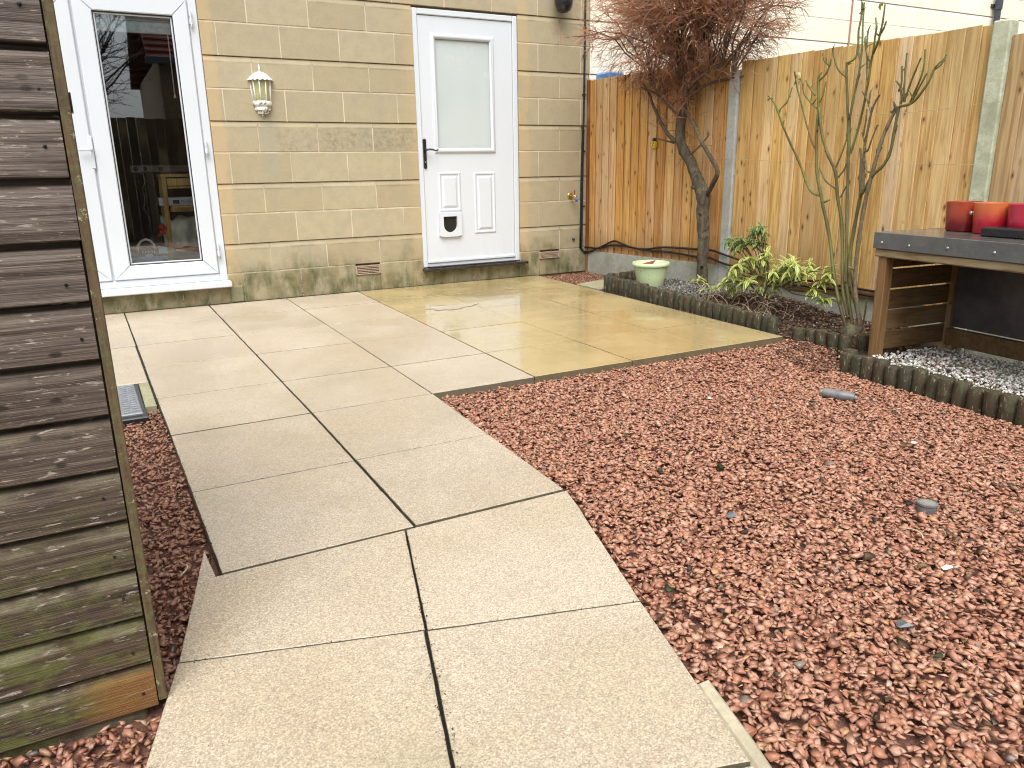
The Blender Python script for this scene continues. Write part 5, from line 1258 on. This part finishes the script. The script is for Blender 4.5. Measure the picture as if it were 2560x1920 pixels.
STEMS = [
 [(1.588, -2.407, 0.0), (1.587, -2.403, 0.093), (1.59, -2.423, 0.159), (1.593, -2.442, 0.224)] ,
 [(1.588, -2.407, 0.0), (1.584, -2.382, 0.071), (1.573, -2.302, 0.139), (1.564, -2.235, 0.203)] ,
 [(1.593, -2.442, 0.224), (1.601, -2.502, 0.273), (1.61, -2.563, 0.303)] ,
 [(1.59, -2.423, 0.159), (1.6, -2.491, 0.16), (1.607, -2.54, 0.165), (1.618, -2.62, 0.131), (1.627, -2.682, 0.126), (1.64, -2.776, 0.126)] ,
 [(1.59, -2.419, 0.158), (1.59, -2.422, 0.284), (1.586, -2.395, 0.351), (1.575, -2.316, 0.42), (1.571, -2.289, 0.474), (1.579, -2.342, 0.545)] ,
 [(1.575, -2.316, 0.42), (1.561, -2.216, 0.438), (1.55, -2.139, 0.446)] ,
 [(1.607, -2.54, 0.165), (1.622, -2.651, 0.239), (1.636, -2.746, 0.29), (1.646, -2.817, 0.291)] ,
 [(1.573, -2.302, 0.139), (1.558, -2.193, 0.153), (1.551, -2.143, 0.187)] ,]
WHORLS =  [(1.582, -2.362, 0.565), (1.573, -2.298, 0.537), (1.579, -2.344, 0.515), (1.556, -2.182, 0.487), (1.55, -2.138, 0.452), (1.561, -2.216, 0.438), (1.568, -2.268, 0.448), (1.575, -2.318, 0.476), (1.553, -2.157, 0.408), (1.574, -2.307, 0.432), (1.587, -2.399, 0.382), (1.581, -2.359, 0.348), (1.589, -2.417, 0.346), (1.566, -2.254, 0.535), (1.543, -2.09, 0.462), (1.549, -2.132, 0.225), (1.556, -2.183, 0.269), (1.568, -2.265, 0.308), (1.565, -2.246, 0.262), (1.561, -2.212, 0.2), (1.572, -2.295, 0.221), (1.551, -2.145, 0.161), (1.556, -2.18, 0.118), (1.568, -2.267, 0.193), (1.577, -2.327, 0.282), (1.583, -2.37, 0.298), (1.586, -2.391, 0.231), (1.59, -2.423, 0.19), (1.58, -2.349, 0.201), (1.596, -2.467, 0.195), (1.592, -2.44, 0.255), (1.6, -2.495, 0.279), (1.606, -2.538, 0.264), (1.61, -2.561, 0.315), (1.603, -2.512, 0.323), (1.615, -2.598, 0.294), (1.619, -2.627, 0.273), (1.599, -2.486, 0.222), (1.607, -2.544, 0.203), (1.614, -2.595, 0.331), (1.628, -2.694, 0.345), (1.624, -2.664, 0.313), (1.634, -2.734, 0.283), (1.644, -2.803, 0.308), (1.648, -2.832, 0.275), (1.641, -2.786, 0.223), (1.63, -2.704, 0.31), (1.64, -2.776, 0.12), (1.635, -2.74, 0.158), (1.646, -2.817, 0.107), (1.546, -2.111, 0.183), (1.617, -2.617, 0.235), (1.581, -2.361, 0.145), (1.564, -2.24, 0.145), (1.594, -2.45, 0.136)]
# ================================================================== TWIGGY TREE
TB = TREE[0][0]
tree = thing('bare_tree', TB, label='bare leafless tree with a dense reddish twig crown before the fence', cat='tree')
TR_R = [[.050, .043, .044, .050, .056], [.054, .046, .042, .040, .036, .032, .030, .026], [.024, .020, .017, .012], [.020, .016, .012, .008], [.018, .018, .018, .016, .015, .014, .012, .010],
        [.022, .018, .014, .012, .010, .008], [.014, .012, .010, .008], [.014, .012, .010, .008], [.008, .007, .005], [.008, .006, .004]]
def bend(P, amp, seed):
    r = random.Random(seed); q = [Vector(p) for p in P]; out = smooth_path(q, 4)
    return [p + Vector((mnoise.noise(p * 9 + Vector((seed, 0, 0))), mnoise.noise(p * 9 + Vector((0, seed, 0))), 0)) * amp for p in out]
def interp(R, n=4):
    out = []
    for i in range(len(R) - 1): out += [R[i] + (R[i + 1] - R[i]) * k / n for k in range(n)]
    return out + [R[-1]]
tr1 = smooth_path(TREE[0] + TREE[1][1:], 5); rr = interp(TR_R[0] + TR_R[1][1:], 5)
mb = MB(); S = 14; base = len(mb.v); mb.tube(tr1, rr, S)
mb.v = [tuple(Vector(v) + Vector((mnoise.noise(Vector(v) * 22), mnoise.noise(Vector(v) * 22 + Vector((9, 0, 0))), 0)) * .009) for v in mb.v]
for (i, a, l) in ((22, 2.6, .05), (30, 1.0, .03), (14, 3.6, .045), (4, 3.9, .05), (36, .5, .04)):
    p = Vector(tr1[min(i, len(tr1) - 1)]); d = Vector((math.cos(a), math.sin(a), .4)); mb.tube([p, p + d * (l + .02), p + d * (l + .04)], [.014, .012, .004], 6)
add('trunk', mb, BARK, tree, smooth=60)
for i, P in enumerate(TREE[2:]):
    off = [0, .0, .10, -.12, -.16, .14, 0, .04][i]
    Q = [Vector(p) + Vector(FN) * off * (k / (len(P) - 1)) for k, p in enumerate(P)]
    if i == 2: Q = [Vector(p) + Vector(FN) * -.10 * math.sin(PI * k / (len(P) - 1)) for k, p in enumerate(P)]
    mb = MB(); mb.tube(smooth_path(Q, 4), interp(TR_R[i + 2], 4), 8)
    mb.v = [tuple(Vector(v) + Vector((mnoise.noise(Vector(v) * 30), mnoise.noise(Vector(v) * 30 + Vector((9, 0, 0))), 0)) * .005) for v in mb.v]
    add('limb', mb, BARK if i == 2 else TWIGD, tree, smooth=60)
# crown of fine twigs, grown outwards from the limbs
CC = Vector((1.78, -1.20, 2.10)); CR = Vector((.74, .88, .60))
anch = [Vector(p) for P in TREE[1:8] for p in P[-3:]] + [CC + Vector((0, 0, -.35)), CC + Vector((.1, .3, -.25)), CC + Vector((-.1, -.3, -.25))]
rt = random.Random(4)
def rvec(): 
    while True:
        v = Vector((rt.uniform(-1, 1), rt.uniform(-1, 1), rt.uniform(-1, 1)))
        if .05 < v.length < 1: return v.normalized()
def spray(mb, p, d, L, r, segs, droop, wig, sides=3):
    P = [Vector(p)]; d = d.normalized()
    for k in range(segs):
        d = (d + rvec() * wig + Vector((0, 0, droop))).normalized(); P.append(P[-1] + d * L / segs)
    mb.tube(P, [r + (r * .35 - r) * k / segs for k in range(segs + 1)], sides, cap=False); return P, d
inner = MB(); crown = MB(); NB = 185; clus = []
for b in range(NB):
    if b < 26: dirn = rvec(); dirn.z = dirn.z * .9; clus.append(dirn.copy())
    else: dirn = (clus[b % 26] + rvec() * .5)
    rad = rt.uniform(.45, .92); tgt = CC + Vector((dirn.x * CR.x, dirn.y * CR.y, dirn.z * CR.z)) * rad
    a = min(anch, key=lambda q: (q - tgt).length + rt.uniform(0, .35)); v = tgt - a
    P = [a + v * t + rvec() * .035 * (0 < t < 1) + Vector((0, 0, .10 * math.sin(PI * t))) for t in (0, .2, .4, .6, .8, 1)]
    inner.tube(P, [.0075, .0065, .0055, .0045, .0035, .0025], 4, cap=False)
    for k in range(12):
        t = rt.uniform(.25, 1); i = min(4, int(t * 5)); q = P[i] + (P[i + 1] - P[i]) * (t * 5 - i)
        out = (q - CC); out = Vector((out.x / CR.x, out.y / CR.y, out.z / CR.z)).normalized()
        d = out * .75 + v.normalized() * .35 + rvec() * .75; rem = 1.06 - (Vector(((q - CC).x / CR.x, (q - CC).y / CR.y, (q - CC).z / CR.z))).length
        L = max(.07, min(.30, rem * .75)) * rt.uniform(.7, 1.2)
        Q, dd = spray(crown, q, d, L, .0030, 5, -.02, .42)
        for m in range(6):
            w = Q[rt.randint(1, 5)]; spray(crown, w, dd * .8 + out * .45 + rvec() * .7, rt.uniform(.05, .14), .0019, 3, .02, .5)
add('branches', inner, TWIGD, tree, smooth=False)
add('twigs', crown, TWIG, tree, smooth=False)
low = MB()
for P in TREE[1:8]:
    for k in range(16):
        i = rt.randint(1, len(P) - 2); q = Vector(P[i]).lerp(Vector(P[i + 1]), rt.random())
        if q.z < 1.0: continue
        Q, dd = spray(low, q, rvec() * .9 + Vector((0, 0, .25)), rt.uniform(.08, .28), .003, 4, .03, .3)
        for m in range(4): spray(low, Q[rt.randint(1, 4)], dd + rvec() * .9, rt.uniform(.04, .12), .0016, 2, 0, .25)
add('twigs', low, TWIG, tree)

# ================================================================== PRUNED ROSE
RB = (1.705, -3.04, -.08)
rose = thing('rose_bush', RB, label='tall pruned rose with bare green canes in front of the pale fence', cat='rose bush')
def jit(p):
    p = Vector(p); a = .075 * math.sin(p.y * 6.5 + 1.0) * max(0, min(1, p.z / .6)) + .03 * math.sin(p.y * 19) * max(0, min(1, p.z))
    return p + Vector(FN) * a
RAD = [(.0125, .008), (.0125, .008), (.0125, .007), (.015, .010), (.013, .009), (.011, .008), (.010, .006), (.009, .006), (.006, .004), (.006, .004)]
OLD = {3, 5, 6, 31, 38, 39, 40, 41, 42, 43}
rr_ = random.Random(8)
for i, P in enumerate(ROSE):
    r0, r1 = RAD[i] if i < len(RAD) else ((.0065, .0045) if len(P) < 5 else (.0085, .0045))
    if i in (16, 17, 19): r0, r1 = .008, .005
    Q = smooth_path([jit(p) for p in P], 3); n = len(Q)
    R = [r0 + (r1 - r0) * k / (n - 1) for k in range(n)]; R = [r * .95 * (1 + .12 * math.sin(k * 2.1 + i)) for k, r in enumerate(R)]
    mb = MB(); mb.tube(Q, R, 8)
    for k in range(max(1, int(n * .6))):      # thorns
        j = rr_.randrange(n); d = Vector((rr_.uniform(-1, 1), rr_.uniform(-1, 1), -.25)).normalized(); mb.tube([Q[j] + d * R[j] * .7, Q[j] + d * (R[j] + .007)], [.0028, .0004], 4, cap=False)
    for k in range(max(1, n // 4)):           # buds, nodes and short dead stubs
        j = rr_.randrange(1, n); d = (Vector((rr_.uniform(-1, 1), rr_.uniform(-1, 1), rr_.uniform(.3, 1.2)))).normalized(); L_ = rr_.choice((.010, .014, .03, .05))
        mb.tube([Q[j], Q[j] + d * L_ * .6, Q[j] + d * L_], [R[j] * 1.05, R[j] * .7, R[j] * .3], 5)
    add('cane', mb, OLDCANE if i in OLD else CANE, rose, smooth=60)
mb = MB(); mb.lathe([(.075, -.05), (.072, .0), (.055, .035), (.03, .05), (0, .055)], (1.705, -3.05, -.07), 14)
mb.v = [tuple(Vector(v) + Vector((mnoise.noise(Vector(v) * 25), mnoise.noise(Vector(v) * 25 + Vector((5, 0, 0))), mnoise.noise(Vector(v) * 25 + Vector((0, 5, 0))))) * .02) for v in mb.v]
add('root_stock', mb, BARK, rose, smooth=True)

# ================================================================== LEAVES
def leaf_mesh(name, mat, L=1.0, w=.30, curl=.25, fold=.12, n=5):
    V, F, E = [], [], []
    for k in range(n + 1):
        t = k / n; hw = w * .5 * (math.sin(PI * min(1, t ** .8)) ** .8 if 0 < k < n else .02); z = -curl * t * t
        for s in (-1, -.5, 0, .5, 1): V.append((t * L, s * hw, z + fold * abs(s) * hw * 2)); E.append(abs(s) if 0 < k < n else .9)
    for k in range(n):
        for c in range(4): F.append((k * 5 + c, k * 5 + c + 1, (k + 1) * 5 + c + 1, (k + 1) * 5 + c))
    me = bpy.data.meshes.new(name); me.from_pydata(V, [], F); me.polygons.foreach_set('use_smooth', [True] * len(F))
    a = me.attributes.new('edge', 'FLOAT', 'POINT'); a.data.foreach_set('value', E); me.materials.append(mat); me.update(); return me
LM = [leaf_mesh('leaf', LEAFV, curl=c, w=w_) for c, w_ in ((.15, .30), (.35, .33), (.5, .28))]; LG = [leaf_mesh('leaf', LEAFG, curl=c, w=w_) for c, w_ in ((.15, .30), (.35, .33), (.5, .28))]; LP = [leaf_mesh('leaf', LEAFP, curl=.4, w=.5)]
def put_leaf(me, p, d, size, roll, parent, name='leaf'):
    d = d.normalized(); side = d.cross(Vector((0, 0, 1)));
    if side.length < 1e-3: side = Vector((1, 0, 0))
    side.normalize(); up = side.cross(d); q = Matrix.Rotation(roll, 3, d); s2 = q @ (-side); u2 = q @ up
    o = bpy.data.objects.new(name, me); COL.objects.link(o); place(o, tuple(p), parent)
    o.rotation_euler = Matrix((d, s2, u2)).transposed().to_euler(); o.scale = (size,) * 3; return o
rl = random.Random(21)
def whorl(p, axis, n, size, meshes, parent, dr):
    ax = axis.normalized(); t = ax.orthogonal().normalized(); b = ax.cross(t); ph = rl.uniform(0, 6)
    for k in range(n):
        a = ph + 2 * PI * k / n + rl.uniform(-.25, .25); d = (t * math.cos(a) + b * math.sin(a)) + ax * rl.uniform(dr - .25, dr + .35)
        put_leaf(rl.choice(meshes), p, d, size * rl.uniform(.75, 1.15), rl.uniform(-.3, .3), parent)
shrub = thing('pieris_shrub', (1.588, -2.407, -.05), label='variegated yellow-green leafy shrub in the bed before the pale fence', cat='shrub')
for i, P in enumerate(STEMS):
    Q = [Vector(p) for p in P]
    if i == 0: Q.insert(0, Vector((1.588, -2.405, -.06)))
    mb = MB(); mb.tube(smooth_path(Q, 3), interp([.011 - .007 * k / (len(Q) - 1) for k in range(len(Q))], 3) if i == 0 else interp([.007 - .004 * k / (len(Q) - 1) for k in range(len(Q))], 3), 6); add('stem', mb, TWIGD, shrub, smooth=True)
view = Vector((-.72, -.65, .25))
extra = []
for i, w in enumerate(WHORLS):
    off = rl.uniform(-.12, .12) if w[2] < .42 else rl.uniform(-.07, .07); p = Vector(w) + Vector(FN) * off
    upper = w[2] > .40; axis = Vector((rl.uniform(-.5, .5), rl.uniform(-.5, .5), .9)) + view * .35
    c0 = Vector((1.59, -2.42, .22)); q = c0 + (p - c0) * .45
    mb = MB(); mb.tube([q + Vector((0, 0, -.03)), (q + p) * .5, p], [.004, .003, .0022], 5); add('twig', mb, TWIGD, shrub)
    n = 5; ms = LG if upper and rl.random() < .8 else LM; whorl(p, axis, n, .080 if not upper else .070, ms, shrub, -.05)
    extra += [(p + Vector((rl.uniform(-.035, .035), rl.uniform(-.035, .035), rl.uniform(-.03, .02))), axis + Vector((rl.uniform(-.6, .6), rl.uniform(-.6, .6), 0)), ms) for _ in range(2)]
# the further leaves of the shrub, past the ones built singly
fv, ff, fe, fm = [], [], [], []
for p, ax, ms in extra:
    ax = ax.normalized(); t = ax.orthogonal().normalized(); b = ax.cross(t); ph = rl.uniform(0, 6)
    for k in range(6):
        a = ph + 2 * PI * k / 6; d = ((t * math.cos(a) + b * math.sin(a)) + ax * rl.uniform(-.3, .3)).normalized(); sd_ = d.cross(Vector((0, 0, 1))); sd_ = sd_.normalized() if sd_.length > 1e-3 else Vector((1, 0, 0)); u_ = sd_.cross(d)
        me = rl.choice(ms); s_ = rl.uniform(.05, .078); b0 = len(fv)
        for v in me.vertices: fv.append(p + (d * v.co.x - sd_ * v.co.y + u_ * v.co.z) * s_)
        for q in me.polygons: ff.append(tuple(b0 + i for i in q.vertices)); fm.append(0 if ms is LM else 1)
        fe += [x.value for x in me.attributes['edge'].data]
mb = MB(); mb.v = [tuple(v) for v in fv]; mb.f = ff
fo = add('foliage', mb, LEAFV, shrub, smooth=True, kind='stuff'); fo.data.materials.append(LEAFG); fo.data.polygons.foreach_set('material_index', fm)
at = fo.data.attributes.new('edge', 'FLOAT', 'POINT'); at.data.foreach_set('value', fe)
# low seedling plants at the foot of the tree
for (x, y, s, lab) in ((1.50, -1.80, .055, 'low yellowish seedling shrub at the foot of the bare tree'), (1.45, -1.98, .05, 'low pale seedling shrub between the tree and the leafy shrub')):
    t = thing('seedling_shrub', (x, y, bedz(x, y)), label=lab, cat='shrub', group='low seedling shrubs in the bed')
    mb = MB(); mb.tube([(x, y, bedz(x, y) - .01), (x + .01, y, bedz(x, y) + .07)], [.004, .002], 5); add('stem', mb, TWIGD, t)
    for k in range(5): whorl(Vector((x + rl.uniform(-.06, .06), y + rl.uniform(-.07, .07), bedz(x, y) + rl.uniform(.05, .11))), Vector((rl.uniform(-.4, .4), rl.uniform(-.4, .4), 1)), 5, s, LM, t, .1)
# small seedling beside the pot
t = thing('weed_seedling', (1.60, -1.02, .03), label='tiny yellowish weed seedling beside the green pot', cat='weed')
mb = MB(); mb.tube([(1.60, -1.02, .03), (1.60, -1.02, .12), (1.595, -1.025, .20)], [.003, .002, .0015], 5); add('stem', mb, CANE, t)
for k in range(6): put_leaf(LP[0], Vector((1.598, -1.022, .09 + k * .022)), Vector((rl.uniform(-1, 1), rl.uniform(-1, 1), .4)), .028, 0, t)
# withered leaves still on the rose
for (p, n) in (((1.631, -2.51, 1.53), 5), ((1.612, -2.37, 1.41), 3), ((1.68, -2.85, 1.86), 5), ((1.70, -3.03, 1.86), 3), ((1.679, -2.85, 1.70), 3), ((1.63, -2.52, 1.49), 3)):
    for k in range(n): put_leaf(LP[0], jit(p) + Vector((rl.uniform(-.01, .01), rl.uniform(-.012, .012), rl.uniform(-.02, .02))), Vector((rl.uniform(-1, 1), rl.uniform(-1, 1), rl.uniform(-.9, .3))), rl.uniform(.022, .038), rl.uniform(-1, 1), rose)
# tangle of dead stems under the shrub
dt = MB(); rt2 = random.Random(5)
for k in range(60):
    x = 1.50 + rt2.uniform(-.14, .16); y = -2.3 + rt2.uniform(-.42, .35); z = bedz(x, y) + .01; a = rt2.uniform(0, 6.3); L = rt2.uniform(.06, .2)
    P = [(x + math.cos(a + t) * L * t, y + math.sin(a + t) * L * t, z + L * .55 * math.sin(PI * t * .8) + .01) for t in np.linspace(0, 1, 6)]; dt.tube(P, [.0016, .0015, .0013, .0011, .0009, .0006], 4, cap=False)
add('dead_stems', dt, simple('dead stalks', (.38, .30, .20), .8, 0, .4, 15), kind='stuff', label='tangle of dead stalks under the leafy shrub')

# ================================================================== GREEN POT
gp = thing('green_pot', (1.455, -1.305, .03), label='round pale green plastic pot speckled with dirt standing in the bed', cat='pot')
PR = [(0, .005), (.125, .005), (.132, .0), (.140, .01), (.165, .09), (.186, .160), (.190, .166), (.202, .168), (.206, .176), (.205, .190), (.198, .196), (.186, .194), (.180, .180), (.172, .150)]
PR = [(r * .74, z) for r, z in PR]
mb = MB(); mb.lathe(PR, (1.455, -1.305, .032), 40); add('pot_body', mb, GREENPOT, gp, smooth=50)
mb = MB(); mb.lathe([(0, .168), (.131, .168)], (1.455, -1.305, .032), 28); add('water', mb, WATER, gp)
mb = MB(); mb.prism([(1.40, -1.26), (1.415, -1.40), (1.432, -1.40), (1.43, -1.27)], .195, .205); mb.raw([(1.37, -1.25, .200), (1.40, -1.37, .204), (1.45, -1.36, .245), (1.38, -1.24, .206), (1.41, -1.375, .206), (1.458, -1.362, .249)], [(0, 1, 2), (3, 5, 4), (0, 3, 4, 1), (1, 4, 5, 2), (2, 5, 3, 0)])
add('terracotta_shard', mb, TERRA, label='broken terracotta shard lying in the pale green pot', cat='shard')

# ================================================================== BEHIND THE CAMERA (seen mirrored in the patio door glass)
rf = thing('rear_fence', (-2, -9.4, -.2), label='dark plank fence behind the viewer, mirrored in the door glass', cat='fence')
DKW = m_board('dark fence board', [(.075, .045, .025), (.10, .06, .03), (.06, .035, .02)], .2, 2, 0)
for k in range(46):
    x = -5.0 + k * .15; mb = MB(); mb.box(x, x + .145, -9.42 - .01 * (k % 2), -9.40 - .01 * (k % 2), -.2, 1.95 + random.uniform(-.02, .02), .004); add('board', mb, DKW, rf)
rh = thing('brick_house', (2.6, -17, -.2), label='brown brick house with a red tiled roof behind the viewer', cat='house')
mb = MB(); mb.box(-.55, 8, -22, -15, -.2, 3.7, .01); add('wall', mb, BRICKR, rh)
mb = MB()
for k in range(18):
    y = -14.7 - k * .22; z = 3.62 + k * .17; mb.box(-.8, 8.3, y - .24, y, z, z + .05, .01)
    mb.box(-.8, 8.3, -22.3 + k * .22, -22.06 + k * .22, z, z + .05, .01)
mb.raw([(-.8, -14.72, 3.60), (8.3, -14.72, 3.60), (8.3, -18.5, 6.52), (-.8, -18.5, 6.52), (8.3, -22.28, 3.60), (-.8, -22.28, 3.60)], [(0, 1, 2, 3), (3, 2, 4, 5)])
add('roof', mb, RED_T, rh)
mb = MB(); mb.box(-.85, 8.35, -14.72, -14.64, 3.5, 3.66, .01); add('gutter', mb, DARKPIPE, rh)
bt = thing('garden_tree', (-3.2, -16, -.2), label='large bare garden tree behind the viewer, mirrored in the glass', cat='tree')
mb = MB(); mb.tube([(-3.2, -16, -.2), (-3.15, -16, 1.6), (-3.0, -16.1, 3)], [.2, .16, .12], 10); add('trunk', mb, BARK, bt, smooth=True)
tw = MB()
for k in range(46):
    p = Vector((-3.15 + rt.uniform(-.1, .1), -16, rt.uniform(1.3, 3.0))); d = Vector((rt.uniform(-1, 1), rt.uniform(-.5, .5), rt.uniform(.5, 1.3))); P, dd = spray(tw, p, d, rt.uniform(2.2, 3.8), .045, 6, .03, .2, 5)
    for m in range(14):
        w = P[rt.randint(1, 6)]; Q, d3 = spray(tw, w, dd + rvec() * .9, rt.uniform(.6, 1.3), .014, 4, .02, .25, 3)
        for j in range(4): spray(tw, Q[rt.randint(1, 4)], d3 + rvec() * .7, rt.uniform(.3, .6), .007, 2, 0, .2, 3)
add('crown', tw, TWIGD, bt)
